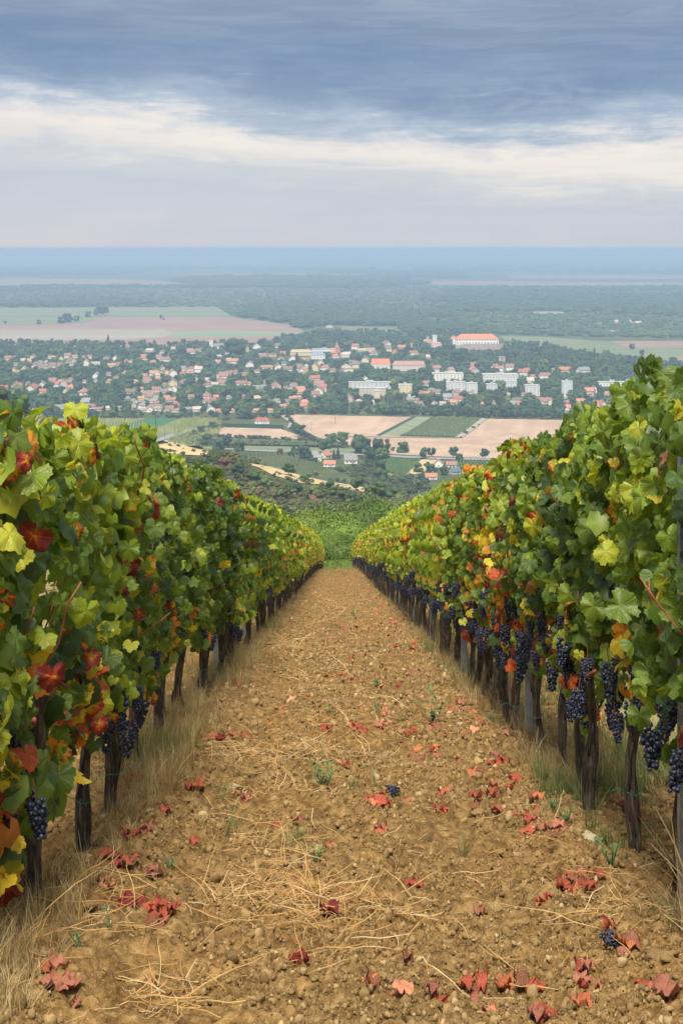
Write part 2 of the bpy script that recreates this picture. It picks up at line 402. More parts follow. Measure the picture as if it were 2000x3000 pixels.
# GN scatter of uncountable stuff
def scatter(name, protos, pos, rot, scl, tint, idx=None, label=None):
    N = len(pos)
    me = bpy.data.meshes.new(name); me.vertices.add(N); me.vertices.foreach_set('co', np.asarray(pos, dtype=np.float32).ravel())
    scl = np.asarray(scl, dtype=np.float32)
    if scl.ndim == 1: scl = np.repeat(scl[:, None], 3, 1)
    def attr(nm, ty, a, key):
        at = me.attributes.new(nm, ty, 'POINT'); at.data.foreach_set(key, np.ascontiguousarray(a).ravel())
    attr('rot', 'FLOAT_VECTOR', np.asarray(rot, dtype=np.float32), 'vector')
    attr('scl', 'FLOAT_VECTOR', scl, 'vector')
    tint = np.asarray(tint, dtype=np.float32)
    if tint.shape[1] == 3: tint = np.concatenate([tint, np.ones((N, 1), np.float32)], 1)
    attr('tint', 'FLOAT_COLOR', tint, 'color')
    if idx is None: idx = rng.integers(0, len(protos), N)
    attr('idx', 'INT', np.asarray(idx, dtype=np.int32), 'value')
    me.update()
    pc = bpy.data.collections.new(name + '_sources')
    for i, p in enumerate(protos): pc.objects.link(bpy.data.objects.new(f'{name}_source_{i:02d}', p))
    g = bpy.data.node_groups.new(name, 'GeometryNodeTree')
    g.interface.new_socket('Geometry', in_out='INPUT', socket_type='NodeSocketGeometry')
    g.interface.new_socket('Geometry', in_out='OUTPUT', socket_type='NodeSocketGeometry')
    gi = g.nodes.new('NodeGroupInput'); go = g.nodes.new('NodeGroupOutput')
    ci = g.nodes.new('GeometryNodeCollectionInfo'); ci.inputs[0].default_value = pc; ci.inputs['Separate Children'].default_value = True; ci.inputs['Reset Children'].default_value = True
    ip = g.nodes.new('GeometryNodeInstanceOnPoints'); ip.inputs['Pick Instance'].default_value = True
    def na(nm, ty):
        n = g.nodes.new('GeometryNodeInputNamedAttribute'); n.data_type = ty; n.inputs[0].default_value = nm; return n.outputs[0]
    g.links.new(gi.outputs[0], ip.inputs['Points']); g.links.new(ci.outputs[0], ip.inputs['Instance'])
    g.links.new(na('idx', 'INT'), ip.inputs['Instance Index']); g.links.new(na('rot', 'FLOAT_VECTOR'), ip.inputs['Rotation']); g.links.new(na('scl', 'FLOAT_VECTOR'), ip.inputs['Scale'])
    g.links.new(ip.outputs[0], go.inputs[0])
    o = link(name, me, kind='stuff'); md = o.modifiers.new('scatter', 'NODES'); md.node_group = g
    if label: o['label'] = label
    return o

# ------------------------------------------------------------------ terrain
SL = 0.2095; CH = 1.3; ROWDIR = -.0030
_by = np.array([-60, 108, 118, 135, 170, 420, 900, 1100, 1400, 1e6])
_bz = np.array([-CH + 60 * SL, -CH - 108 * SL, -27.5, -35., -48., -97., -157., -168.5, -180., -180.])
def zt(X, Y):
    X = np.asarray(X, float); Y = np.asarray(Y, float)
    z = np.interp(Y, _by, _bz) - .00025 * np.clip(Y - 60, 0, 60) ** 2
    # spur crossing from the left, falling to the right
    amp = np.interp(X, [-400, -150, -72, -20, 35, 75, 120], [66, 52, 38, 25, 12, 4, 0])
    z = z + amp * np.exp(-((Y - 610) / 135.) ** 2)
    z = z + 3.0 * (fbm(X * .02, Y * .015, 3) - .45) * np.clip((Y - 150) / 200, 0, 1) * np.clip((1050 - Y) / 200, 0, 1)
    # castle knoll
    z = z + 19 * np.exp(-(((X - 212) / 75.) ** 2 + ((Y - 2285) / 60.) ** 2)) + 9 * np.exp(-(((X - 155) / 40.) ** 2 + ((Y - 2330) / 60.) ** 2))
    return z
def P(px, py, first=True, ymin=112., ymax=120000.):
    """point of the terrain seen at a photo pixel (vectorised)"""
    px = np.atleast_1d(np.asarray(px, float)); py = np.atleast_1d(np.asarray(py, float))
    u = (px - 1000) / F; s = -(py - HZ) / F
    D = np.geomspace(ymin, ymax, 900)[None, :]
    g = s[:, None] * D - zt(u[:, None] * D, D)          # ray height above ground
    hit = (g[:, :-1] > 0) & (g[:, 1:] <= 0)
    i = np.argmax(hit, 1); ok = hit.any(1)
    r = np.arange(len(px)); g0 = g[r, i]; g1 = g[r, i + 1]; d0 = D[0, i]; d1 = D[0, i + 1]
    d = d0 + (d1 - d0) * g0 / np.where(g0 - g1 == 0, 1, g0 - g1)
    d = np.where(ok, d, 3000.)
    X = u * d
    return np.stack([X, d, zt(X, d)], 1)
def P1(px, py): return P(px, py)[0]
def G(px, py):
    """point of the vineyard slope at a photo pixel"""
    Z = F * CH / (py - (HZ + F * SL)); X = (px - 1000) / F * Z
    return X, Z, -CH - SL * Z

NCX, NCY = 180, 330
us = np.tan(np.linspace(-1.05, 1.05, NCX)); 
ds = np.concatenate([np.linspace(-30, 105, 45), np.geomspace(108, 1500, 190), np.geomspace(1560, 150000, 100)])
DD, UU = np.meshgrid(ds, us, indexing='ij')
XX = UU * np.maximum(DD, 45.); ZZ = zt(XX, DD)
core = (np.abs(XX) < 4.6) & (DD < 106); 
ZZ = np.where(DD < 108.5, ZZ - .35, ZZ)
v = np.stack([XX, DD, ZZ], -1).reshape(-1, 3); nr, nc = DD.shape
ii = (np.arange(nr - 1)[:, None] * nc + np.arange(nc - 1)[None, :]).ravel()
q = np.stack([ii, ii + 1, ii + nc + 1, ii + nc], 1)
link('terrain', npmesh('terrain', v, q, M_terrain, True), kind='structure')
# grassy slope on both sides of the lane
def slope_sheet(name, x0, x1, mat, nx):
    ys = np.concatenate([np.linspace(-12, 3, 8), np.geomspace(3.1, 110, 260)]); xs = np.linspace(x0, x1, nx)
    YY, XX = np.meshgrid(ys, xs, indexing='ij')
    z = zt(XX, YY) + (fbm(XX * 2.5, YY * 2.5, 4) - .47) * .14 - .02
    v = np.stack([XX, YY, z], -1).reshape(-1, 3); nc = nx; nr = len(ys)
    ii = (np.arange(nr - 1)[:, None] * nc + np.arange(nc - 1)[None, :]).ravel()
    link(name, npmesh(name, v, np.stack([ii, ii + 1, ii + nc + 1, ii + nc], 1), mat, True), kind='structure')
slope_sheet('grassy_slope', -60, -1.75, M_verge, 110)
slope_sheet('grassy_slope', 1.72, 60, M_verge, 110)
# detailed soil of the lane
def soil_z(X, Y):
    z = zt(X, Y)
    Xr = X - ROWDIR * Y
    z = z + .03 * np.cos(np.clip((Xr + .45) / .22, -1, 1) * math.pi) * -.5 - .03 * (np.cos(np.clip((Xr - .5) / .22, -1, 1) * math.pi) + 1) * .5 * (.6 + .4 * vn(X * 0 + 3, Y * 1.5))
    z = z + .05 * np.exp(-((Xr - .98) / .16) ** 2) + .03 * np.exp(-((Xr + .92) / .25) ** 2) - .025 * np.exp(-((Xr - .45) / .25) ** 2) - .02 * np.exp(-((Xr + .5) / .25) ** 2)
    z = z + (fbm(X * 2.2, Y * 2.2, 3) - .45) * .07
    b1 = np.abs(vn(X * 8 + 3, Y * 8) - .5); b2 = np.abs(vn(X * 21, Y * 21 + 9) - .5); b3 = np.abs(vn(X * 47 + 5, Y * 47) - .5)
    far = np.clip(1.3 - Y / 60, .5, 1)
    return z + (.060 * (.25 - b1) + .075 * (.25 - b2) + .052 * (.25 - b3) + .03 * (fbm(X * 35, Y * 35, 2) - .37) + .10 * np.maximum(fbm(X * 12 + 40, Y * 12, 2) - .48, 0)) * far
ys = np.concatenate([np.linspace(-3, 3.2, 25), np.geomspace(3.22, 111, 1060)]); xs = np.linspace(-2.25, 2.25, 330)
YY, XX = np.meshgrid(ys, xs, indexing='ij'); z = soil_z(XX, YY)
edge = np.clip((np.abs(XX) - 2.05) / .2, 0, 1); z = z - edge * .12
v = np.stack([XX, YY, z], -1).reshape(-1, 3); nr, nc = YY.shape
ii = (np.arange(nr - 1)[:, None] * nc + np.arange(nc - 1)[None, :]).ravel()
link('soil_path', npmesh('soil_path', v, np.stack([ii, ii + 1, ii + nc + 1, ii + nc], 1), M_soil, True), kind='structure')

# haze: one closed box of even air
bx = MB(); bx.box(-170000, 170000, -200, 160000, -196, 2.6)
M_haze, n, out = new_mat('haze_air')
pv = n.node('ShaderNodeVolumePrincipled'); pv.inputs['Color'].default_value = (.43, .585, .80, 1)
pv.inputs['Density'].default_value = 1.9e-4; pv.inputs['Anisotropy'].default_value = .0
n.L.new(pv.outputs[0], out.inputs['Volume'])
link('haze', bx.mesh('haze', M_haze), kind='stuff')

# ------------------------------------------------------------------ fields (sheets drawn from their outlines on the ground)
_zoff = [0.25]
def sheet(name, pts, mat, n=40, m=24, off=None):
    if off is None: _zoff[0] += .03; off = _zoff[0]
    pts = np.array(pts, float); y0, y1 = pts[:, 1].min(), pts[:, 1].max()
    rows = []
    for y in np.linspace(y0 + .01, y1 - .01, n):
        xs = []
        for a, b in zip(pts, np.roll(pts, -1, 0)):
            if (a[1] - y) * (b[1] - y) <= 0 and a[1] != b[1]: xs.append(a[0] + (b[0] - a[0]) * (y - a[1]) / (b[1] - a[1]))
        rows.append((min(xs), max(xs), y))
    px = np.array([np.linspace(a, b, m) for a, b, y in rows]); py = np.repeat(np.array([r[2] for r in rows])[:, None], m, 1)
    p = P(px.ravel(), py.ravel()); p[:, 2] += off
    ii = (np.arange(n - 1)[:, None] * m + np.arange(m - 1)[None, :]).ravel()
    return link(name, npmesh(name, p, np.stack([ii, ii + m, ii + m + 1, ii + 1], 1), mat, True), kind='structure')
sheet('stubble_field', [(842, 1215), (1424, 1227), (1850, 1236), (1850, 1347), (1382, 1343), (1137, 1331), (1000, 1300), (933, 1283), (870, 1250)], M_tan)
sheet('stubble_field', [(560, 1277), (663, 1252), (821, 1257), (905, 1287), (780, 1285)], M_tan)
sheet('orchard_ground', [(1214, 1221.5), (1421, 1226.5), (1343, 1283.5), (1108, 1276.5)], M_orch)
sheet('vineyard_ground', [(100, 1226), (660, 1226), (590, 1252), (440, 1300), (100, 1300)], M_vinefl)
sheet('dark_crop_field', [(430, 1226), (530, 1226), (395, 1280), (260, 1292), (330, 1262)], M_dkgreen)
sheet('vineyard_ground', [(1140, 1345), (1235, 1347), (1225, 1370), (1170, 1402), (1120, 1390)], M_vinefl)
sheet('grass_field', [(700, 1305), (1040, 1316), (1040, 1332), (700, 1322)], M_greenf)
sheet('dry_bank', [(1235, 1347), (1290, 1349), (1240, 1385), (1185, 1400)], M_drygr)
# beyond the town
sheet('ploughed_field', [(-300, 957), (236, 950), (330, 921), (679, 930), (855, 952), (892, 972), (784, 1002), (400, 1020), (-300, 1030)], M_pink, 60)
sheet('pale_field', [(-300, 968), (480, 966), (520, 978), (470, 990), (300, 996), (-300, 998)], M_greyf)
sheet('young_crop_field', [(500, 976), (640, 968), (886, 976), (850, 984), (500, 990)], M_lgreen)
sheet('meadow', [(-300, 903), (638, 900), (680, 930), (326, 922), (236, 950), (-300, 956)], M_greenf)
sheet('ploughed_field', [(-300, 824), (50, 816), (420, 820), (560, 832), (200, 838), (-300, 834)], M_pink)
sheet('ploughed_field', [(300, 801), (900, 802), (1180, 810), (700, 807)], M_pink)
sheet('pale_field', [(700, 823), (1120, 826), (1100, 831), (760, 829)], M_greyf)
sheet('ploughed_field', [(1134, 828), (1250, 822), (1700, 826), (2300, 828), (2300, 837), (1700, 838), (1300, 835)], M_pink)
sheet('ploughed_field', [(1480, 806), (2300, 808), (2300, 818), (1500, 816)], M_pink)
sheet('meadow', [(1459, 984), (1600, 988), (1740, 1000), (2300, 1010), (2300, 1080), (1800, 1075), (1640, 1036), (1500, 1022)], M_greenf)
sheet('ploughed_field', [(1790, 1000), (2300, 1001), (2300, 1019), (1830, 1018)], M_pink)
sheet('meadow', [(1000, 957), (1170, 960), (1180, 972), (1000, 975)], M_greenf)
sheet('meadow', [(1200, 985), (1340, 986), (1340, 1000), (1220, 998)], M_lgreen)
sheet('pale_field', [(1550, 914), (1650, 914), (1650, 920), (1560, 921)], M_greyf)
# roads
def ribbon(name, pts, wid, mat, off=.9):
    pp = []
    for (a, b) in zip(pts[:-1], pts[1:]):
        for t in np.linspace(0, 1, 12)[:-1]: pp.append((a[0] + (b[0] - a[0]) * t, a[1] + (b[1] - a[1]) * t))
    pp.append(pts[-1]); p = P([a[0] for a in pp], [a[1] for a in pp])
    d = np.gradient(p[:, :2], axis=0); d /= np.linalg.norm(d, axis=1)[:, None] + 1e-9
    nrm = np.stack([-d[:, 1], d[:, 0]], 1) * wid / 2
    a = p.copy(); a[:, :2] += nrm; b = p.copy(); b[:, :2] -= nrm; a[:, 2] += off; b[:, 2] += off
    v = np.concatenate([a, b]); k = len(p); i = np.arange(k - 1)
    return link(name, npmesh(name, v, np.stack([i, i + 1, i + k + 1, i + k], 1), mat), kind='structure')
ribbon('road', [(400, 1306), (470, 1290), (530, 1270), (575, 1257)], 9, M_road)
ribbon('road', [(1100, 1336), (1180, 1341), (1300, 1346), (1500, 1350)], 9, M_road)
ribbon('road', [(560, 1312), (800, 1325), (950, 1331), (1100, 1336)], 7, M_road)
ribbon('dirt_track', [(822, 1200), (832, 1222), (856, 1240), (850, 1256)], 6, M_dirt)
ribbon('dirt_track', [(1108, 1277.5), (1214, 1221.5)], 4, M_hedge)
ribbon('dirt_track', [(1343, 1284), (1421, 1226)], 7, M_dirt)
ribbon('dirt_track', [(1000, 1281), (1343, 1285)], 3, M_hedge)

# dry grass strips on the spur
sheet('dry_grass_strip', [(380, 1285), (520, 1290), (630, 1332), (600, 1337), (520, 1333), (380, 1310)], M_drygr, 30, 24, .3)
sheet('dry_grass_strip', [(690, 1352), (800, 1370), (900, 1400), (1083, 1432), (1076, 1450), (980, 1425), (880, 1416), (800, 1394), (760, 1372)], M_drygr, 30, 24, .3)


# ------------------------------------------------------------------ trees
def quads_cloud(r, centers, radii, n, size, shell=.8):
    """n leaf-clump faces over the surface shells of lumps"""
    k = r.integers(0, len(centers), n)
    d = r.normal(size=(n, 3)); d /= np.linalg.norm(d, axis=1)[:, None]
    d[:, 2] = np.where(d[:, 2] < -.5, -d[:, 2], d[:, 2])
    p = centers[k] + d * radii[k] * (r.uniform(shell, 1.12, n))[:, None]
    nr = d + r.normal(size=(n, 3)) * .55; nr /= np.linalg.norm(nr, axis=1)[:, None]
    a = np.cross(nr, r.normal(size=(n, 3))); a /= np.linalg.norm(a, axis=1)[:, None]; b = np.cross(nr, a)
    s = size * r.uniform(.6, 1.3, n)[:, None]
    v = np.stack([p - a * s, p - b * s * .6, p + a * s, p + b * s * .6], 1).reshape(-1, 3)
    f = np.arange(n * 4).reshape(n, 4)
    var = np.repeat(np.clip(r.normal(1, .26, n), .45, 1.7), 4)
    return v, f, var, d
def crown_proto(name, seed, kind, nq, size, mat, nl=9, core=.86, shell=.80):
    """crown of about unit height standing on z=0.. ; kind: round, tall, cone, bush, wide"""
    r = np.random.default_rng(seed)
    H = {'round': 1., 'tall': 1., 'cone': 1., 'bush': 1., 'wide': 1.}[kind]
    W = {'round': .42, 'tall': .17, 'cone': .24, 'bush': .62, 'wide': .58}[kind]
    z0 = {'round': .18, 'tall': .08, 'cone': .05, 'bush': .0, 'wide': .2}[kind]
    c = []; rad = []
    for i in range(nl):
        h = z0 + (H - z0) * (i + .5) / nl if kind in ('tall', 'cone') else r.uniform(z0 + .15, .82)
        if kind == 'cone': ww = W * (1.15 - h); rr = max(.05, ww * .9)
        elif kind == 'tall': ww = W * .3; rr = W * (1 - abs(h - .5) * .9)
        else:
            ww = W * math.sqrt(max(0, 1 - ((h - .5) / .55) ** 2)) * .72; rr = r.uniform(.16, .27) * (1.15 if kind != 'round' else 1)
        a = r.uniform(0, 6.28); q = ww * math.sqrt(r.uniform(.15, 1)) if kind not in ('cone', 'tall') else ww * .15
        c.append((q * math.cos(a), q * math.sin(a), h)); rad.append((rr, rr, rr * r.uniform(.75, 1.)))
    c = np.array(c); rad = np.array(rad)
    V = []; Fq = []; VAR = []
    iv, if_ = ico(2); o = 0
    for ci, ri in zip(c, rad):
        nz = 1 + (fbm(iv[:, 0] * 3 + ci[0] * 9, iv[:, 1] * 3 + iv[:, 2] * 4 + seed, 3) - .45) * .7
        vv = ci + iv * ri * (core * nz)[:, None]; vv[:, 2] = np.maximum(vv[:, 2], .0)
        V.append(vv); Fq.append(np.concatenate([if_, if_[:, 2:3]], 1) + o); o += len(vv); VAR.append(np.full(len(vv), .95))
    v, f, var, d = quads_cloud(r, c, rad, nq, size, shell)
    v[:, 2] = np.maximum(v[:, 2], .01)
    tri = np.concatenate([x[:, :3] for x in Fq])
    allv = np.concatenate(V + [v]); vars_ = np.concatenate(VAR + [var])
    q2 = f + o; tris = np.concatenate([tri, q2[:, [0, 1, 2]], q2[:, [0, 2, 3]]])
    return npmesh(name, allv, tris, mat, False, var=vars_)
def trunk_proto(name, seed):
    r = random.Random(seed); m = MB()
    m.tube([(0, 0, -.06), (r.uniform(-.02, .02), 0, .15), (r.uniform(-.03, .03), r.uniform(-.03, .03), .4), (0, 0, .7)], [.035, .027, .02, .008], 7, .1)
    for k in range(4):
        a = r.uniform(0, 6.28); h = r.uniform(.18, .45)
        m.tube([(0, 0, h), (math.cos(a) * .1, math.sin(a) * .1, h + .1), (math.cos(a) * .22, math.sin(a) * .22, h + .25)], [.014, .010, .004], 5)
    return m.mesh(name, M_treebark)
KINDS = ['round', 'round', 'wide', 'tall', 'cone', 'bush']
CR = [crown_proto('tree_crown', 11 + i, k, 420, .036, M_crown) for i, k in enumerate(KINDS)]
CRI = [crown_proto('crown_source', 51 + i, k, 300, .04, M_crown_i) for i, k in enumerate(KINDS)]
TR = [trunk_proto('tree_trunk', 5 + i) for i in range(3)]
def tree(pos, h, kind, tint, label=None, group=None, name=None, wf=1., crown=None, cat='tree'):
    i = KINDS.index(kind) if kind != 'round' else random.choice([0, 1])
    if name is None: name = {'tall': 'poplar_tree', 'cone': 'conifer_tree', 'bush': 'shrub'}.get(kind, 'broadleaf_tree')
    if cat == 'tree' and kind == 'bush': cat = 'shrub'
    o = empty(name, pos, label, cat, group, random.uniform(0, 6.28)); o.scale = (h * wf, h * wf, h)
    if kind != 'bush': link('trunk', random.choice(TR), o)
    link('crown', crown if crown else CR[i], o, color=tint)
    return o
def green(i=None, s=1.):
    g = [(.046, .092, .038), (.065, .120, .040), (.090, .150, .045), (.030, .066, .038), (.14, .185, .05), (.072, .108, .052)]
    c = np.array(g[i if i is not None else int(rng.choice(6, p=[.25, .25, .15, .2, .05, .1]))]) * rng.uniform(.85, 1.2) * s
    return tuple(c)

def scat_trees(name, pts, h, tints, kinds=(0, 1, 2), squash=1.):
    n = len(pts); rot = np.zeros((n, 3)); rot[:, 2] = rng.uniform(0, 6.28, n)
    s = np.stack([h * squash * rng.uniform(.85, 1.3, n), h * squash * rng.uniform(.85, 1.3, n), h], 1)
    p = np.array(pts); p[:, 2] -= .08 * h
    return scatter(name, CRI, p, rot, s, tints, idx=rng.choice(kinds, n))
def in_poly(px, py, poly):
    c = np.zeros(len(px), bool)
    for (x0, y0), (x1, y1) in zip(poly, poly[1:] + poly[:1]):
        k = ((y0 > py) != (y1 > py)) & (px < (x1 - x0) * (py - y0) / ((y1 - y0) if y1 != y0 else 1e-9) + x0); c ^= k
    return c
def sample(poly, n, exclude=()):
    a = np.array(poly); px = rng.uniform(a[:, 0].min(), a[:, 0].max(), n * 3); py = rng.uniform(a[:, 1].min(), a[:, 1].max(), n * 3)
    k = in_poly(px, py, poly)
    for e in exclude: k &= ~in_poly(px, py, e)
    return px[k][:n], py[k][:n]
def tints(n, pal, p=None):
    pal = np.array(pal); return pal[rng.choice(len(pal), n, p=p)] * rng.uniform(.8, 1.25, (n, 1))

# bright acacia grove just below the end of the rows
grove_c = [crown_proto('grove_crown', 90 + i, 'wide' if i % 2 else 'round', 15000, .0125, M_crown, 15, core=.80, shell=.78) for i in range(3)]
gspots = [(860, 1500, 155, 11), (905, 1497, 158, 11), (960, 1500, 148, 10.5), (1010, 1497, 162, 12), (1060, 1492, 170, 12), (1100, 1478, 180, 12.5), (1150, 1488, 170, 11), (930, 1535, 134, 9), (990, 1545, 130, 9), (1045, 1535, 135, 9.5), (880, 1560, 128, 8.5), (1100, 1545, 138, 10),
          (800, 1500, 160, 12), (700, 1500, 165, 12), (1230, 1500, 170, 12), (965, 1600, 122, 6.5), (1005, 1605, 120, 6), (1045, 1600, 123, 6.5), (930, 1590, 121, 6)]
GL = ['bright green acacia ' + q for q in ('in the back left of the grove', 'standing back left of centre in the grove', 'with broad crown behind the middle of the grove', 'right of the grove middle, back line', 'with the crown touching the scrub, back right', 'tallest of the grove, at the right behind the hedge', 'at the far right of the grove above the hedge end', 'in the middle line, left', 'in the middle line, centre of the gap', 'in the middle line, right', 'at the left edge behind the left row end', 'behind the right row end', 'hidden behind the left row', 'far left of the grove behind the left row', 'hidden behind the right row', 'low, in front, left part of the gap between the rows', 'low, in front, centre of the gap between the rows', 'low, in front, right part of the gap', 'low, at the foot of the left row end')]
for i, (px, py, D, h) in enumerate(gspots):
    X = (px - 1000) / F * D; zt_ = -(py - HZ) / F * D; zg = float(zt(X, D)); hh = max(zt_ - zg, h * .8)
    t = (np.array([(.14, .215, .035), (.10, .175, .035), (.18, .245, .04), (.115, .17, .04)][i % 4]) * rng.uniform(.8, 1.15)).tolist()
    tree((X, D, zg), hh, 'round', t, GL[i], 'acacias in the grove below the rows', 'acacia_tree', wf=rng.uniform(.95, 1.15) * max(.75, min(1.4, 9 / hh)), crown=grove_c[i % 3])

# scrub hillside
hill = [(-200, 1330), (380, 1305), (500, 1325), (560, 1290), (800, 1318), (950, 1360), (1240, 1430), (1420, 1470), (1500, 1560), (600, 1560), (-200, 1560)]
strips = [[(370, 1280), (520, 1285), (630, 1330), (600, 1352), (520, 1350), (370, 1335)], [(700, 1353), (800, 1369), (900, 1399), (1083, 1431), (1085, 1466), (980, 1446), (880, 1436), (800, 1415), (740, 1385)]]
px, py = sample(hill, 3400, strips); p = P(px, py)
k = p[:, 1] < 1000; px, py, p = px[k], py[k], p[k]
tt = tints(len(p), [(.075, .090, .030), (.105, .120, .040), (.14, .12, .06), (.09, .118, .036), (.16, .19, .05), (.18, .10, .06)], [.27, .24, .14, .17, .12, .06])
scat_trees('hillside_scrub', p, rng.uniform(1.6, 4.2, len(p)), tt, (0, 2, 5, 5), 1.15)
# trees one can pick out on the hillside
hs = [(921, 1398, 7, 4), (903, 1412, 5, 2), (886, 1413, 4, 2), (1043, 1440, 8, 1), (985, 1415, 6, 1), (845, 1395, 7, 1), (820, 1330, 6, 5), (870, 1460, 7, 3), (930, 1462, 7, 4), (985, 1470, 8, 2), (1040, 1478, 7, 0), (1110, 1460, 9, 2), (1150, 1470, 8, 1), (1190, 1455, 8, 0), (1220, 1430, 7, 2),
      (960, 1440, 6, 1), (700, 1400, 7, 3), (740, 1420, 7, 1), (780, 1440, 7, 2), (660, 1380, 6, 5), (620, 1375, 6, 0), (720, 1345, 5, 1), (1170, 1420, 8, 1)]
for x, y, h, g in hs:
    tree(P1(x, y), h * .8, 'round' if g != 5 else 'bush', green(g, 1.1 if g != 5 else 1.3) if g != 5 else (.15, .07, .045), name='hillside_tree', cat='tree', wf=1.2)

# ------------------------------------------------------------------ houses
ROOF = {'r': (.32, .17, .145), 'R': (.40, .14, .10), 'o': (.43, .23, .165), 'O': (.50, .21, .13), 'b': (.25, .17, .14), 'g': (.26, .26, .26), 'w': (.52, .42, .35), 'y': (.48, .30, .18), 'c': (.44, .38, .32), 'B': (.12, .17, .24)}
RN = {'r': 'dull red', 'R': 'bright red', 'o': 'pale orange', 'O': 'bright orange', 'b': 'brown', 'g': 'grey', 'w': 'pinkish', 'y': 'tan', 'c': 'beige', 'B': 'blue-grey'}
WALLC = [((.84, .82, .76), 'white'), ((.76, .70, .56), 'cream'), ((.74, .62, .34), 'yellow'), ((.55, .52, .48), 'grey'), ((.66, .50, .38), 'peach')]
def gable_parts(L, Wd, h, rh, hip=0.):
    w = MB(); x, y = L / 2, Wd / 2
    v = [(-x, -y, -1), (x, -y, -1), (x, y, -1), (-x, y, -1), (-x, -y, h), (x, -y, h), (x, y, h), (-x, y, h)]
    f = [(0, 1, 5, 4), (1, 2, 6, 5), (2, 3, 7, 6), (3, 0, 4, 7), (4, 5, 6, 7)]
    if hip == 0:
        v += [(-x, 0, h + rh - .12), (x, 0, h + rh - .12)]; f += [(4, 7, 8), (5, 9, 6)]
    w.add(v, f)
    r = MB(); e = .45; hx = x - hip * L / 2; t = .16
    ez = h - rh * e / y
    if hip == 0:
        for s in (-1, 1):
            a = [(-x - e, s * (y + e), ez), (x + e, s * (y + e), ez), (x + e, 0, h + rh), (-x - e, 0, h + rh)]
            b = [(p[0], p[1], p[2] + t) for p in a]
            r.add(a + b, [(0, 1, 2, 3), (4, 7, 6, 5), (0, 4, 5, 1), (1, 5, 6, 2), (3, 2, 6, 7), (0, 3, 7, 4)])
    else:
        a = [(-x - e, -y - e, h - .05), (x + e, -y - e, h - .05), (x + e, y + e, h - .05), (-x - e, y + e, h - .05), (-hx, 0, h + rh), (hx, 0, h + rh)]
        r.add(a, [(0, 1, 5, 4), (1, 2, 5), (2, 3, 4, 5), (3, 0, 4), (3, 2, 1, 0)])
    return w, r
HP = {}
def house_proto(i):
    if i in HP: return HP[i]
    L, Wd, h, rh, hip = [(12, 8, 3, 3.2, 0), (10, 9, 3.2, 4, 0), (14, 8, 3, 3, 0), (11, 10, 3.2, 3.2, .6), (16, 9, 3.4, 3.4, .3), (9, 8, 4.8, 3, 0), (22, 9, 3.4, 3.2, 0)][i]
    w, r = gable_parts(L, Wd, h, rh, hip)
    c = MB(); c.box(L * .18, L * .18 + .7, .4, 1.1, h + rh * .5, h + rh + .9)
    win = MB(); win.box(-.55, .55, -.07, .07, -.65, .65)
    d = MB(); d.box(-.5, .5, -.07, .07, 0, 2.1)
    HP[i] = (w.mesh('house_wall', M_wall), r.mesh('house_roof', M_roofm), c.mesh('house_chimney', M_wall), win.mesh('house_window', M_glass), d.mesh('house_door', M_roofm), (L, Wd, h, rh))
    return HP[i]
HOUSES = []
def house(px, py, wpx, code, rot=None, proto=None, wall=None, near=False):
    p = P1(px, py); m = max(wpx, 12) / F * p[1]
    if proto is None:
        proto = int(rng.choice([0, 1, 2, 3, 4, 5], p=[.25, .2, .15, .15, .1, .15])) if m < 15 else int(rng.choice([2, 4, 6]))
    W_, Rf, Ch, Wi, Do, (L, Wd, h, rh) = house_proto(proto)
    s = min(1.3, max(.68, m / (L * 1.05)))
    if rot is None: rot = rng.choice([0., 0., math.pi / 2, .4, -.5]) + rng.normal() * .15
    if abs(math.sin(rot)) > .7: s = min(1.5, max(.8, m / (Wd * 1.05)))
    wc, wn = WALLC[int(rng.choice(5, p=[.48, .24, .1, .1, .08]))] if wall is None else WALLC[wall]
    if code in 'y' and wall is None: wc, wn = WALLC[2]
    name = 'house'
    o = empty(name, (p[0], p[1] + Wd * s * .5, p[2]), None, 'house', 'houses of the town', rot); o.scale = (s, s, s)
    link('wall', W_, o, color=wc)
    rc = np.array(ROOF[code]) * rng.uniform(.88, 1.15)
    ro = link('roof', Rf, o, color=tuple(rc))
    link('chimney', Ch, ro, color=(.5, .42, .38))
    if near or py > 1150:
        for x in (-L * .3, 0., L * .3): link('window', Wi, o, (x, -Wd / 2 - .03, 1.6))
        link('window', Wi, o, (L / 2 + .03, 0, 1.7)).rotation_euler = (0, 0, math.pi / 2)
        link('window', Wi, o, (-L / 2 - .03, 0, 1.7)).rotation_euler = (0, 0, math.pi / 2)
        link('door', Do, o, (L * .15, -Wd / 2 - .03, 0), color=(.16, .09, .06))
    HOUSES.append([px, py, wpx, RN[code] + ' roofed', wn, o, s * (h + rh)])
    return o
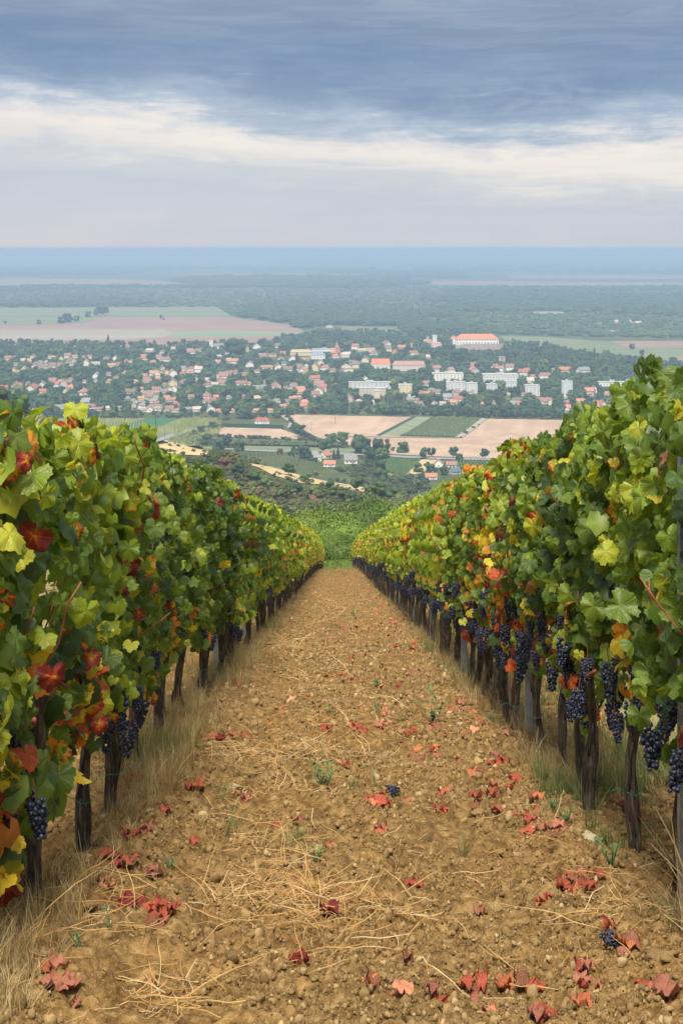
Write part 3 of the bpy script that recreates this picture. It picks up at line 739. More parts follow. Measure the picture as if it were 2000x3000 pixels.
C4 = """70,300,60,r 120,285,50,r 210,315,45,w 275,325,60,y 300,290,50,r 360,330,50,g 425,330,45,w 470,285,90,o 560,295,30,y 620,285,60,r 690,280,60,o 760,285,30,r 825,285,40,r 650,330,70,b 660,350,70,b 145,350,40,b 130,400,50,r 220,390,50,r 175,415,40,o 330,365,90,b 400,375,80,b 480,370,70,b 550,350,60,b 785,350,80,o 880,345,110,c 980,300,60,r 1060,300,60,r 1085,350,50,R 1015,365,90,o 1155,320,40,r 1205,320,25,r 1315,300,80,O 1460,290,60,r 1520,305,90,r 1410,330,40,o 1380,225,80,w 1490,240,60,b 480,510,70,r 565,520,60,o 640,495,80,r 765,510,60,r 885,465,70,g 880,505,50,g 990,510,70,o 1000,445,40,r 1070,480,60,b 1145,440,70,r 1240,510,60,o 1350,505,70,r 1325,450,40,o 1420,440,60,o 1490,430,60,b 1540,440,40,y 1445,485,40,o 40,575,90,R 140,590,110,R 295,590,100,R 395,605,100,R 260,530,50,b 145,530,40,b 510,555,70,R 650,570,80,O 600,545,70,r 385,545,70,g 610,600,50,r 765,625,110,r 1200,610,110,b 1315,595,60,o 1420,590,110,r 1520,600,50,b 1290,670,60,y 1350,655,90,b 1430,625,50,r 1440,660,60,g 1165,675,60,g 1225,695,60,g 1530,665,60,o 1400,690,60,g 780,710,90,g 560,745,130,g 685,765,80,r 860,745,90,r 910,765,60,r 985,755,40,w 1100,755,60,g 1210,755,70,g 1310,765,60,w 1380,765,80,o 1450,745,80,b 1540,775,50,r 250,782,70,r 330,782,70,w"""
C3 = """60,300,80,O 215,290,60,r 260,310,90,b 340,200,60,w 150,325,40,r 500,215,80,o 570,225,80,b 500,240,90,r 950,195,60,r 1100,195,70,b 755,275,40,w 820,245,60,b 910,240,50,r 1160,275,100,r 1250,265,90,b 1350,240,60,R 1290,185,60,b 1330,295,60,r 1440,305,100,R 1540,305,60,o 850,305,60,w 750,325,60,o 880,330,110,o 1040,360,120,b 1350,345,80,B 1200,380,120,o 1300,385,90,r 1390,400,90,b 1490,395,80,b 1530,425,80,o 565,375,80,o 500,390,60,r 490,415,70,O 570,415,70,w 430,395,60,g 420,440,60,R 240,395,60,b 160,440,90,o 200,450,60,w 280,435,50,y 330,450,70,r 190,480,40,O 100,500,70,r 70,460,40,o 900,425,60,R 850,430,80,b 1000,440,100,r 1110,415,60,b 740,465,40,o 800,470,90,r 660,495,70,w 550,490,60,g 430,510,60,b 260,540,60,b 330,535,90,b 760,500,80,r 800,530,70,r 650,545,70,b 720,530,40,w 960,530,100,r 1020,525,70,r 1190,510,40,g 1100,560,60,g 1160,555,70,g 1280,560,80,r 1370,570,60,b 1440,560,60,b 1500,605,90,o 60,595,60,y 180,590,110,r 300,590,70,b 350,590,60,b 90,625,60,b 170,630,50,r 40,680,60,y 130,660,90,b 310,680,130,o 490,655,80,r 640,660,90,r 640,695,80,R 730,660,50,O 700,685,60,r 860,655,50,g 980,655,50,b 1100,670,90,w 1290,690,80,g 1380,700,60,b 1440,665,80,o 1340,740,90,o 1530,740,90,O 190,710,60,r 360,715,50,R 60,735,70,g 190,765,80,g 120,775,70,o 300,775,80,r 370,778,60,r 470,765,70,g 555,770,90,w 670,770,80,g 770,780,70,O 880,780,50,O 1100,778,70,y 1220,778,50,o 40,775,50,g"""
C2 = """280,400,60,w 230,460,90,r 320,455,90,r 240,545,150,R 140,365,90,O 120,490,90,o 380,475,90,b 150,430,50,w 270,600,100,r 90,670,120,O 260,670,110,r 230,700,80,r 30,620,60,r 60,720,60,o 130,775,90,O 540,755,80,r 630,755,60,w 760,770,60,w 690,540,40,g 600,265,70,R 660,280,90,w 740,285,90,o 770,320,80,b 885,230,90,r 900,285,60,b 1030,260,90,O 970,300,50,R 1135,240,80,R 1130,315,100,r 520,335,140,w 400,345,90,O 570,400,90,b 690,380,110,b 600,435,80,b 520,465,150,c 1250,600,70,b 1295,650,50,g 1255,680,50,O 1340,670,80,b 1190,685,60,b 1100,695,70,b 1170,750,70,b 1090,745,90,g 1200,780,60,b 1310,780,60,b 1440,725,80,g 1510,680,60,b 1520,735,80,R"""
C1 = """110,670,80,b 170,720,70,g 270,690,70,b 290,740,120,R 240,770,90,y 150,775,60,c 60,782,60,c 405,685,60,r 750,700,60,c 880,690,50,R 820,740,60,b 800,770,60,g 850,780,50,O 1080,770,150,r 1415,755,80,O 1290,770,90,r 1540,660,80,B 1500,690,90,O 505,782,50,O 620,782,60,O 430,430,70,r 620,430,70,R 435,480,170,O 760,460,80,r 680,465,60,r 920,470,70,R 880,510,80,R 980,520,60,r 1090,530,130,r 1270,475,140,O 1440,475,150,g 1160,460,50,g 90,475,90,r 220,470,80,r 950,570,70,w 20,350,60,w"""
C5 = """690,860,60,O 790,835,80,r 780,880,80,O 610,1000,110,R 690,1010,80,r 770,1000,60,w 560,1030,90,o 240,1020,110,O 230,1055,90,w 50,965,80,r 230,890,60,w 1120,680,50,r 1540,455,70,R 600,70,60,r 300,60,40,w 960,20,40,w 1060,50,70,w 800,30,40,w"""
for txt, ox, oy, s in ((C4, 0, 960, 3.136), (C3, 400, 960, 3.136), (C2, 850, 940, 3.136), (C1, 1250, 940, 3.136), (C5, 1600, 940, 3.92)):
    for e in txt.split():
        x, y, wd, c = e.split(','); house(ox + float(x) / s, oy + float(y) / s, float(wd) / s, c)
# more roofs of the dense centre, in the gaps
_cx, _cy = sample([(680, 1045), (900, 1042), (1000, 1050), (1150, 1092), (1240, 1090), (1120, 1112), (1000, 1150), (840, 1168), (700, 1150), (560, 1110), (560, 1070)], 900)
for x, y in zip(_cx, _cy):
    if len(HOUSES) >= 288: break
    if all(abs(x - q[0]) > (q[2] + 22) * .42 or abs(y - q[1]) > 5.5 for q in HOUSES) and not (1045 < x < 1245 and y < 1100): house(x, y, rng.uniform(18, 30), str(rng.choice(list('rrbowRcO'))))
# valley below the fields, in photo pixels
for x, y, wd, c, rt, pr, wl in ((1026, 1359, 38, 'g', .1, 1, 0), (953, 1343, 26, 'O', .9, 1, 1), (966, 1368, 36, 'O', -.15, 0, 0), (915, 1340, 34, 'g', .3, 0, 3), (1285, 1369, 26, 'o', 1.5, 1, 0), (1322, 1369, 30, 'r', 0, 0, 0), (1262, 1405, 34, 'O', .1, 0, 0), (1332, 1390, 20, 'B', .4, 1, 3), (767, 1242, 44, 'R', .05, 4, 0), (930, 1352, 18, 'g', 0, 5, 0)):
    o = house(x, y, wd, c, rt, pr, wl, True); HOUSES[-1].append('valley')

# --- landmark buildings: front face between two photo columns, top and base rows
LM = []
def span(x0, x1, yt, yb):
    p = P1((x0 + x1) / 2, yb); D = p[1]; k = D / F
    return p, (x1 - x0) * k, (yb - yt) * k
M_pane = flat_mat('pale_window', (.30, .32, .35), (.42, .44, .46), 1., .3, .5)
def win_grid(o, nx, nz, L, H, y, ws, wh, z0=None, z1=None, mat=M_glass):
    mb = MB(); mb.box(-ws / 2, ws / 2, -.12, .12, -wh / 2, wh / 2); me = mb.mesh('window', mat)
    z0 = H * .12 if z0 is None else z0; z1 = H * .9 if z1 is None else z1
    for j in range(nz):
        for i in range(nx): link('window', me, o, (-L / 2 + L * (i + .5) / nx, y - .04, z0 + (z1 - z0) * (j + .5) / nz))
def block(x0, x1, yt, yb, wall, nx, nz, label, depth=12, rz=0., name='apartment_block', roofc=(.45, .45, .44), cat='building', roof=None):
    p, L, H = span(x0, x1, yt, yb)
    o = empty(name, (p[0], p[1] + depth / 2, p[2]), label, cat, None, rz)
    w = MB(); w.box(-L / 2, L / 2, -depth / 2, depth / 2, -2, H); link('wall', w.mesh('block_wall', M_wall), o, color=wall)
    if roof is None:
        r = MB(); r.box(-L / 2 - .3, L / 2 + .3, -depth / 2 - .3, depth / 2 + .3, H + .003, H + .6); r.box(-L * .1, L * .1, -2, 2, H + .6, H + 2.6)
        link('roof', r.mesh('block_roof', M_wall), o, color=roofc)
    else:
        _, r = gable_parts(L, depth, H, roof[0], roof[1]); link('roof', r.mesh('block_roof', M_roofm), o, color=roof[2])
    if nx: win_grid(o, nx, nz, L, H, -depth / 2, L / nx * .42, H / nz * .34, mat=M_pane)
    LM.append((x0, x1, yt, yb)); return o, L, H
WH = (.68, .67, .65); BG = (.62, .52, .42); YE = (.76, .66, .38)
block(1021, 1145, 1121, 1140, (.66, .66, .64), 10, 3, 'long pale grey apartment building with flat roof behind the beige block')
block(1052, 1130, 1138, 1160, BG, 8, 4, 'beige apartment block with flat roof and end wall beside the yellow block', 10)
block(1096, 1113, 1146, 1178, (.74, .58, .44), 0, 0, 'tall narrow peach end block standing before the beige apartment block', 10)
block(1167, 1206, 1128, 1161, YE, 4, 5, 'tall pale yellow apartment block standing right of the beige one')
block(1307, 1362, 1121, 1150, WH, 5, 4, 'wide white apartment block, leftmost of the white blocks by the trees')
block(1365, 1398, 1124, 1158, WH, 3, 5, 'narrow tall white apartment block beside the wide white one')
block(1424, 1456, 1127, 1142, WH, 3, 2, 'low white block alone among dark green trees')
block(1538, 1580, 1130, 1160, WH, 4, 4, 'white apartment block between the low white block and the grey tower block')
block(1646, 1676, 1119, 1155, (.66, .69, .72), 6, 8, 'tall light grey tower block with many window strips', 12)
block(1414, 1518, 1098, 1120, WH, 12, 2, 'very long white hall with flat roof behind the white blocks', 20)
block(1478, 1514, 1118, 1137, (.68, .70, .72), 5, 2, 'low pale grey annex in front of the long white hall')
block(1266, 1357, 1094, 1116, (.82, .79, .70), 9, 3, 'long cream school building with stepped flat roof right of the tree belt', 14)
block(1753, 1834, 1120, 1132, (.80, .80, .80), 8, 1, 'long low white building leading to a pink end block')
block(1835, 1849, 1116, 1136, (.72, .50, .52), 1, 3, 'small pink end block at the right end of the low white building')
block(1763, 1824, 972, 976, (.85, .85, .86), 0, 0, 'long white greenhouse among the far woods', 20, name='greenhouse')
block(1790, 1830, 937, 940, (.85, .85, .86), 0, 0, 'far white shed in the woods above the greenhouse', 15, name='shed')
block(897, 926, 955, 959, (.8, .8, .8), 0, 0, 'long far white farm shed at the edge of the ploughed field', 12, name='farm_shed')
block(955, 975, 955, 960, (.75, .6, .55), 0, 0, 'small far pinkish farm shed beside the long white one', 12, name='farm_shed')
block(1086, 1143, 1066, 1080, (.80, .76, .66), 9, 1, 'large town building with steep bright orange roof and dormers', 13, roof=(7.5, .12, (.62, .22, .11)))
block(1150, 1245, 1070, 1087, (.74, .62, .56), 12, 2, 'long terrace of old town houses under faded pink tiled roofs', 14, roof=(6, .1, (.42, .24, .20)))
block(850, 914, 1032, 1042, YE, 10, 2, 'long pale yellow town building with tan hip roof', 14, roof=(4.5, .15, (.48, .40, .27)))
block(910, 952, 1040, 1052, (.82, .80, .76), 5, 1, 'town building with blue-grey hip roof below the white long roof', 18, roof=(6, .5, (.26, .30, .35)))
block(914, 985, 1024, 1030, (.80, .80, .78), 0, 0, 'very long white roofed hall beside the pink church tower', 18, name='long_hall')
block(938, 956, 1133, 1148, WH, 2, 2, 'white gabled house wall among red roofs left of town centre', 10, name='white_house', roof=(3, 0, (.42, .16, .12)))

def steeple(x0, x1, yt, yb, wall, roofc, label, capf=.25, name='church_tower', nave=None, stages=2):
    p, L, H = span(x0, x1, yt, yb)
    o = empty(name, (p[0], p[1] + L / 2, p[2]), label, 'church' if nave else 'tower')
    hb = H * (1 - capf); w = MB(); w.box(-L / 2, L / 2, -L / 2, L / 2, -2, hb)
    if nave: 
        n0, n1, ny, wc, rc, rh = nave; k = p[1] / F
        a = (n0 - (x0 + x1) / 2) * k; b = (n1 - (x0 + x1) / 2) * k; h = (yb - ny) * k
        nb = MB(); nb.box(a, b, -1, 11, -2, h); link('nave_wall', nb.mesh('nave_wall', M_wall), o, color=wc)
        nr = MB(); nr.add([(a - .3, -1.6, h), (b + .3, -1.6, h), (b + .3, 11.6, h), (a - .3, 11.6, h), (a - .3, 5, h + rh), (b - 2, 5, h + rh)], [(0, 1, 5, 4), (1, 2, 5), (2, 3, 4, 5), (3, 0, 4), (3, 2, 1, 0)])
        link('nave_roof', nr.mesh('nave_roof', M_roofm), o, color=rc)
        wm = MB(); wm.box(-.5, .5, -.1, .1, -1.3, 1.3); wme = wm.mesh('window', M_glass)
        for i in range(4): link('window', wme, o, (a + (b - a) * (i + .6) / 4.4 + .5, -1.06, h * .55))
    link('wall', w.mesh('tower_wall', M_wall), o, color=wall)
    c = MB(); l = L / 2 + .35
    if capf > 0.12:
        prof = [(1., 0), (.92, .12), (.62, .34), (.42, .45), (.46, .55), (.30, .70), (.06, .85), (.02, 1.)]
        rings = []
        for f_, h_ in prof: rings += [(l * f_ * math.cos(a + .393) * 1.1, l * f_ * math.sin(a + .393) * 1.1, hb + H * capf * h_) for a in [i * math.pi / 4 for i in range(8)]]
        fs = [(i * 8 + k, i * 8 + (k + 1) % 8, i * 8 + 8 + (k + 1) % 8, i * 8 + 8 + k) for i in range(len(prof) - 1) for k in range(8)] + [tuple(range(8))[::-1]]
        c.add(rings, fs)
    else: c.box(-l, l, -l, l, hb, hb + .8)
    link('roof', c.mesh('tower_roof', M_roofm), o, color=roofc)
    wm = MB(); wm.box(-.55, .55, -.1, .1, -1.2, 1.2); wme = wm.mesh('window', M_glass)
    for z in (hb * .86, hb * .55): link('window', wme, o, (0, -L / 2 - .05, z))
    LM.append((x0, x1, yt, yb)); return o
steeple(613.5, 623.5, 989, 1028, (.82, .79, .74), (.52, .24, .20), 'white church with slim red-capped tower and dark grey nave roof', .2, 'church', nave=(623, 657, 1015, (.82, .80, .76), (.27, .22, .22), 5))
steeple(981, 992, 1000, 1042, (.62, .28, .22), (.50, .24, .20), 'pink brick church with tall onion capped tower in the town centre', .45, 'church', nave=(970, 996, 1034, (.60, .30, .24), (.58, .26, .18), 8))
steeple(720.5, 728.5, 1014, 1037, (.76, .62, .32), (.36, .28, .22), 'small yellow church tower right of the white church', .22)
steeple(1267, 1279, 981, 1008, (.84, .82, .78), (.80, .78, .75), 'plain white flat-topped tower left of the white castle', .08)
steeple(1460, 1479, 1045, 1063, (.50, .40, .36), (.46, .36, .32), 'ruined square stone tower among trees below the castle', .06)

# castle on its knoll
p = P1(1395, 1029); D = 2285.; k = D / F; cx = (1397 - 1000) * k; zb = -(1008 - HZ) * k
o = empty('castle', (cx, D + 10, zb), 'long white castle with orange hip roof above a stone bastion on the knoll', 'castle', None, .03)
L, Dp, H = 69., 20., 8.3
w_ = MB(); w_.box(-L / 2, L / 2, -Dp / 2, Dp / 2, -1, H); link('wall', w_.mesh('castle_wall', M_wall), o, color=(.85, .84, .80))
_, r_ = gable_parts(L, Dp, H, 7.6, .28); link('roof', r_.mesh('castle_roof', M_roofm), o, color=(.62, .225, .13))
win_grid(o, 17, 1, L, H, -Dp / 2, 1.5, 1.8, 5.0, 7.6)
win_grid(o, 14, 1, L, H, -Dp / 2, 1.8, 2.4, .4, 3.4)
sb = MB(); ns = 26
pts = []
for i in range(ns + 1):
    x = -L / 2 - 6 + (L + 12) * i / ns; h = 0.2 + 1.1 * random.random() - (2.5 if i < 5 else 0); pts.append((x, h))
for (xa, ha), (xb, hb) in zip(pts[:-1], pts[1:]):
    y0 = -Dp / 2 - 5 - (1.2 if random.random() > .6 else 0) - (3 if xa > L * .36 else 0); d = -9 if xa < L * .3 else -15
    sb.add([(xa, y0 - 1.2, d), (xb, y0 - 1.2, d), (xb, y0, hb), (xa, y0, ha), (xa, y0 + 4.9, d), (xb, y0 + 4.9, d), (xb, y0 + 4.9, hb), (xa, y0 + 4.9, ha)], [(0, 1, 2, 3), (3, 2, 6, 7), (1, 5, 6, 2), (0, 3, 7, 4), (5, 4, 7, 6)])
link('bastion', sb.mesh('castle_bastion', M_fort), o)
wing = MB(); wing.box(-L / 2 - 4, -L / 2 - .01, -2, Dp / 2 + 18, -1, H - 1); link('wing_wall', wing.mesh('wing_wall', M_wall), o, color=(.80, .78, .74))
_, r2 = gable_parts(26, 10, H - 1, 5, .3); wr = link('wing_roof', r2.mesh('wing_roof', M_roofm), o, (-L / 2 - 1, 14, .02), color=(.52, .24, .17)); wr.rotation_euler = (0, 0, math.pi / 2)
LM += [(1325, 1468, 985, 1026), (1325, 1468, 980, 1012)]
for x0, x1, yt, yb in ((1240, 1266, 999, 1004), (1262, 1292, 1007, 1017)): block(x0, x1, yt, yb, (.78, .70, .62), 3, 1, 'low orange roofed wing at the foot of the plain white tower' if x0 > 1250 else 'small orange roofed wing left of the plain white tower', 9, name='castle_outbuilding', roof=(3., .2, (.60, .24, .15)))

# ------------------------------------------------------------------ labels of the town by what stands where
LAND = [(618, 1010, 'the white church'), (724, 1026, 'the small yellow church tower'), (986, 1020, 'the pink church tower'), (1273, 995, 'the plain white tower'), (1395, 1005, 'the white castle'), (1469, 1055, 'the ruined stone tower'),
        (1114, 1072, 'the orange roofed hall'), (882, 1036, 'the long yellow building'), (1090, 1150, 'the beige apartment block'), (1187, 1145, 'the yellow apartment block'), (1335, 1135, 'the wide white block'), (1661, 1137, 'the grey tower block'),
        (1560, 1145, 'the fourth white block'), (1466, 1108, 'the long white hall'), (1311, 1105, 'the cream school'), (1795, 1126, 'the low white building'), (1026, 1345, 'the white valley house'), (750, 1248, 'the long dark hedge'),
        (70, 1145, 'the red terrace'), (1330, 1225, 'the orchard field'), (450, 1230, 'the green vineyard plot'), (300, 1040, 'the big ploughed field'), (1600, 1000, 'the pale meadow'), (990, 1225, 'the stubble field')]
ORD = 'first second third fourth fifth sixth seventh eighth ninth tenth eleventh twelfth thirteenth fourteenth fifteenth sixteenth seventeenth eighteenth nineteenth twentieth twenty-first twenty-second twenty-third twenty-fourth twenty-fifth twenty-sixth'.split()
def relation(x, y):
    b = min(LAND, key=lambda l: ((x - l[0]) / 1.6) ** 2 + ((y - l[1]) * 1.3) ** 2); dx, dy = x - b[0], y - b[1]
    if abs(dx) > abs(dy) * 1.3: return ('right of ' if dx > 0 else 'left of ') + b[2]
    return ('in front of ' if dy > 0 else 'behind ') + b[2]
def name_all(items, noun):
    """items: (x, y, adjectives, object); same wording gets an order from the left"""
    d = {}
    for x, y, adj, o in items: d.setdefault((adj, relation(x, y)), []).append((x, o, y))
    big_ = {}
    for (adj, rel), l in d.items():
        if len(l) <= 12: big_[(adj, rel)] = l; continue
        l.sort(key=lambda t: t[2]); nb = -(-len(l) // 12); sz = -(-len(l) // nb)
        for b in range(nb): big_[(adj, rel + (', far side' if b == 0 else ', near side' if b == nb - 1 else ', middle' if nb == 3 else f', {ORD[b]} band'))] = l[b * sz:(b + 1) * sz]
    for (adj, rel), l in big_.items():
        l.sort(key=lambda t: t[0])
        for i, (x, o, y) in enumerate(l):
            if len(l) == 1: o['label'] = f'{adj} {noun} {rel}'
            elif i == len(l) - 1: o['label'] = f'{adj} {noun} {rel}, last from the left'
            else: o['label'] = f'{adj} {noun} {rel}, {ORD[min(i, 25)]} from left'
name_all([(h[0], h[1], h[3] + ' ' + h[4], h[5]) for h in HOUSES], 'house')
for h in HOUSES:
    if len(h[5]['label'].replace('-', ' ').split()) > 15: h[5]['label'] = h[5]['label'].replace(' roofed', ' roof').replace(' the ', ' ')
    if len(h) > 7: h[5]['group'] = 'houses in the valley'

# ------------------------------------------------------------------ trees of the town
hp = np.array([(h[0], h[1], h[2], h[6] / 1.0) for h in HOUSES]); lmv = np.array([((a + b) / 2, d, b - a, d - c) for a, b, c, d in LM])
town = [(-250, 1010), (130, 1004), (420, 1012), (760, 1006), (860, 985), (960, 972), (1340, 978), (1480, 1000), (1700, 1035), (1900, 1065), (2300, 1075), (2300, 1232), (1850, 1230), (1430, 1222), (870, 1212), (790, 1232), (640, 1224), (-250, 1224)]
def clear_of_houses(x, y, h, w, soft=.15):
    """true when a tree of h x w px standing at (x, y) hides no building front"""
    a = (np.abs(hp[:, 0] - x) < (hp[:, 2] * .5 + w * .5) * .62) & (y > hp[:, 1] - 2) & (y - h < hp[:, 1] - 6)
    b = (np.abs(lmv[:, 0] - x) < (lmv[:, 2] * .5 + w * .5) * .92) & (y > lmv[:, 1] - 3) & (y - h < lmv[:, 1] - lmv[:, 3] * np.where(np.abs(lmv[:, 0] - 1396) < 3, .12, .42))
    return not a.any() and not b.any()
big = []; fill = []; cand = []
px, py = sample(town, 12000)
grid = {}
for x, y in zip(px, py):
    D = F * 180 / (y - HZ); kind = rng.choice(['round', 'wide', 'tall', 'cone', 'bush'], p=[.50, .22, .06, .07, .15])
    h = rng.uniform(6.5, 13) if kind != 'bush' else rng.uniform(3, 5)
    if kind == 'tall': h *= 1.25
    wv_ = {'round': .8, 'wide': 1.1, 'tall': .35, 'cone': .45, 'bush': 1.2}[kind] * h
    hpx, wpx = h / D * F, wv_ / D * F
    key = (int(x // 9), int(y // 3.2))
    if key in grid: continue
    if not clear_of_houses(x, y, hpx, wpx): continue
    grid[key] = 1; cand.append((hpx * wpx, x, y, h, kind))
# trees beside the houses so that roofs peek out of green
cand.sort(key=lambda t: -t[0])
TN = {'round': 'round green', 'wide': 'broad green', 'tall': 'slim upright', 'cone': 'dark pointed', 'bush': 'low bushy'}
titems = []
for a, x, y, h, kind in cand[:235]:
    t = green(3 if kind == 'cone' else None)
    o = tree(P1(x, y), h, kind, t, None, 'trees among the town houses'); titems.append((x, y, TN[kind] + (' dark' if sum(t) < .13 and kind != 'cone' else ''), o))
rest = cand[235:]
p = P([c[1] for c in rest], [c[2] for c in rest]); hh = np.array([c[3] for c in rest]); ki = [KINDS.index(c[4]) for c in rest]
n = len(p); rot = np.zeros((n, 3)); rot[:, 2] = rng.uniform(0, 6.28, n); p[:, 2] -= .05 * hh
scatter('town_trees', CRI, p, rot, np.stack([hh * rng.uniform(.9, 1.3, n), hh * rng.uniform(.9, 1.3, n), hh], 1), np.array([green() for _ in range(n)]), idx=ki)
# hand-placed trees (photo pixels of the foot, width of the crown, kind, green)
HT = [(966, 1303, 40, 'wide', 1), (1005, 1300, 40, 'wide', 1), (1054, 1328, 50, 'round', 0), (1056, 1330, 46, 'round', 0), (1092, 1335, 46, 'round', 3), (1122, 1330, 40, 'round', 0), (1179, 1327, 42, 'bush', 1), (1245, 1345, 30, 'round', 0), (1264, 1340, 26, 'round', 3), (1327, 1342, 30, 'round', 0),
      (948, 1327, 52, 'wide', 0), (893, 1343, 46, 'bush', 3), (881, 1280, 42, 'wide', 3), (842, 1300, 24, 'bush', 2), (1112, 1385, 44, 'bush', 3), (1115, 1420, 58, 'bush', 1), (990, 1345, 16, 'cone', 3), (978, 1347, 14, 'cone', 3), (1120, 1358, 42, 'round', 2), (1080, 1355, 34, 'round', 3),
      (668, 1312, 34, 'round', 3), (640, 1318, 40, 'bush', 0), (700, 1322, 40, 'bush', 1), (605, 1308, 44, 'bush', 0), (375, 1305, 44, 'bush', 5), (1520, 1330, 26, 'round', 0), (1050, 1390, 20, 'round', 1), (1058, 1370, 12, 'round', 3), (870, 1330, 40, 'bush', 1), (1420, 1345, 28, 'round', 3),
      (1263, 1390, 40, 'bush', 0), (1225, 1385, 34, 'bush', 1), (1250, 1378, 22, 'round', 3), (1300, 1392, 30, 'bush', 0), (1345, 1352, 30, 'bush', 1), (858, 1262, 26, 'bush', 0), (1150, 1322, 16, 'bush', 2), (590, 1268, 24, 'bush', 3), (625, 1256, 26, 'bush', 3), (570, 1275, 20, 'bush', 5),
      (1849, 1027, 18, 'round', 3), (1878, 1045, 18, 'round', 3), (470, 936, 12, 'round', 3), (480, 937, 8, 'bush', 3), (288, 927, 36, 'wide', 0), (258, 930, 22, 'bush', 0), (306, 924, 30, 'wide', 0), (200, 945, 34, 'bush', 3), (180, 948, 26, 'bush', 3), (225, 942, 22, 'bush', 0), (15, 950, 10, 'round', 3), (115, 950, 16, 'bush', 3),
      (45, 1180, 60, 'wide', 4), (62, 1205, 50, 'wide', 3), (108, 1205, 44, 'wide', 0), (497, 1017, 16, 'round', 3), (870, 1070, 18, 'cone', 3), (317, 1014, 16, 'cone', 3), (690, 1050, 70, 'wide', 0), (1150, 1178, 40, 'wide', 4), (1090, 1130, 40, 'wide', 1), (1240, 1110, 40, 'wide', 0), (1590, 1090, 34, 'round', 4), (1340, 1065, 50, 'wide', 3)]
for x, y, wd, kind, g in HT:
    q = P1(x, y); m = wd / F * q[1]; f_ = {'round': .85, 'wide': 1.15, 'tall': .35, 'cone': .48, 'bush': 1.25}[kind]; h = m / f_
    t = green(g, 1.15); o = tree(q, h, kind, t, None, 'trees in the valley' if y > 1245 else 'trees among the town houses'); titems.append((x, y, TN[kind] + (' pale' if g == 4 else ''), o))
# park belt in front of the town, on the right
for x in np.arange(1345, 1990, 27):
    q = P1(x + rng.uniform(-5, 5), 1224 + rng.uniform(-3, 2) + (x - 1345) * .012); o = tree(q, rng.uniform(9, 12), 'wide', green(int(rng.choice([0, 3]))), None, 'trees along the town edge'); titems.append((x, 1225, 'broad dark', o))
for x in np.arange(880, 1340, 33):
    q = P1(x + rng.uniform(-5, 5), 1211 + rng.uniform(-2, 2)); o = tree(q, rng.uniform(5, 9), 'wide' if rng.random() > .4 else 'bush', green(int(rng.choice([0, 3, 1]))), None, 'trees along the town edge'); titems.append((x, 1212, 'dark edge', o))
for o_ in [c for c in COL.objects if c.name.startswith('hillside_tree')]:
    q = o_.location; titems.append((1000 + F * q.x / q.y, HZ - F * q.z / q.y, 'hillside', o_)); o_['group'] = 'trees on the scrub hillside'
name_all([(x, y, a, o) for x, y, a, o in titems], 'tree')
for x, y, a, o in titems:
    if o['category'] == 'shrub': o['label'] = o['label'].replace(' tree ', ' shrub ')

# long clipped hedge
hd = MB(); a = P1(663, 1252); b = P1(831, 1257); nseg = 40
v = []; 
for i in range(nseg + 1):
    q = a + (b - a) * i / nseg; h = 4.2 + rng.uniform(-.25, .25)
    for dy, dz in ((-1.6, 0), (-1.7, h * .95), (-1., h), (1., h), (1.6, 0)): v.append((q[0] + rng.normal() * .1, q[1] + dy + rng.normal() * .08, q[2] + dz))
f = [(i * 5 + k, i * 5 + k + 1, i * 5 + 6 + k, i * 5 + 5 + k) for i in range(nseg) for k in range(4)] + [(0, 1, 2, 3, 4), tuple(nseg * 5 + k for k in (4, 3, 2, 1, 0))]
tag(link('hedge', pymesh('hedge', v, f, M_hedge)), 'long dark green clipped hedge along the upper edge of the small stubble field', 'hedge')

# crop rows of the valley (low leafy rows)
def rows(name, quad, nrow, nseg, h, wd, tintc, gap=.0):
    """quad: four photo points A B C D, rows run from side AB towards side DC"""
    A, B, C, Dq = P([q[0] for q in quad], [q[1] for q in quad]); V = []; Fc = []; T = []
    for i in range(nrow):
        s = (i + .5) / nrow; a = A + (B - A) * s; b = Dq + (C - Dq) * s; k0 = len(V)
        d = b - a; nr = np.array([-d[1], d[0], 0]); nr /= np.linalg.norm(nr)
        for j in range(nseg + 1):
            q = a + d * j / nseg; q[2] = zt(q[0], q[1]) + .2; hh = h * rng.uniform(.7, 1.15); ww = wd * rng.uniform(.6, 1.2)
            for u_, z_ in ((-.5, 0), (-.45, .75), (0, 1), (.45, .75), (.5, 0)): V.append(q + nr * u_ * ww + np.array([0, 0, z_ * hh])); 
            T += [np.array(tintc) * rng.uniform(.7, 1.35)] * 5
        for j in range(nseg):
            for k in range(4):
                e = k0 + j * 5 + k; Fc.append((e, e + 1, e + 6, e + 5))
    T = np.concatenate([np.array(T), np.ones((len(T), 1))], 1)
    return link(name, npmesh(name, np.array(V), Fc, M_rows, False, tint=T), kind='stuff')
M_rows = tinted('crop_rows', 'GEOMETRY', .8, .1, 0, .3, .8)
rows('vineyard_rows', [(100, 1290), (445, 1297), (655, 1226), (530, 1226)], 26, 60, 1.5, 1.1, (.20, .23, .06))
rows('vineyard_rows', [(-50, 1286), (250, 1290), (425, 1228), (250, 1226)], 22, 60, 1.5, 1.1, (.21, .22, .07))
rows('vineyard_rows', [(1100, 1376), (1180, 1398), (1232, 1348), (1140, 1345)], 13, 36, 1.7, .9, (.09, .15, .045))
rows('vineyard_rows', [(1050, 1368), (1130, 1372), (1140, 1352), (1060, 1350)], 12, 20, 1.6, .9, (.10, .15, .045))
rows('vineyard_rows', [(1290, 1372), (1450, 1380), (1420, 1352), (1300, 1350)], 14, 20, 1.6, .9, (.09, .15, .045))
rows('vineyard_rows', [(680, 1345), (880, 1345), (880, 1328), (700, 1325)], 16, 20, 1.6, .9, (.08, .13, .05))
rows('orchard_rows', [(1170, 1279), (1332, 1283), (1412, 1227.5), (1262, 1224)], 16, 70, 2.0, 1.8, (.105, .135, .055))
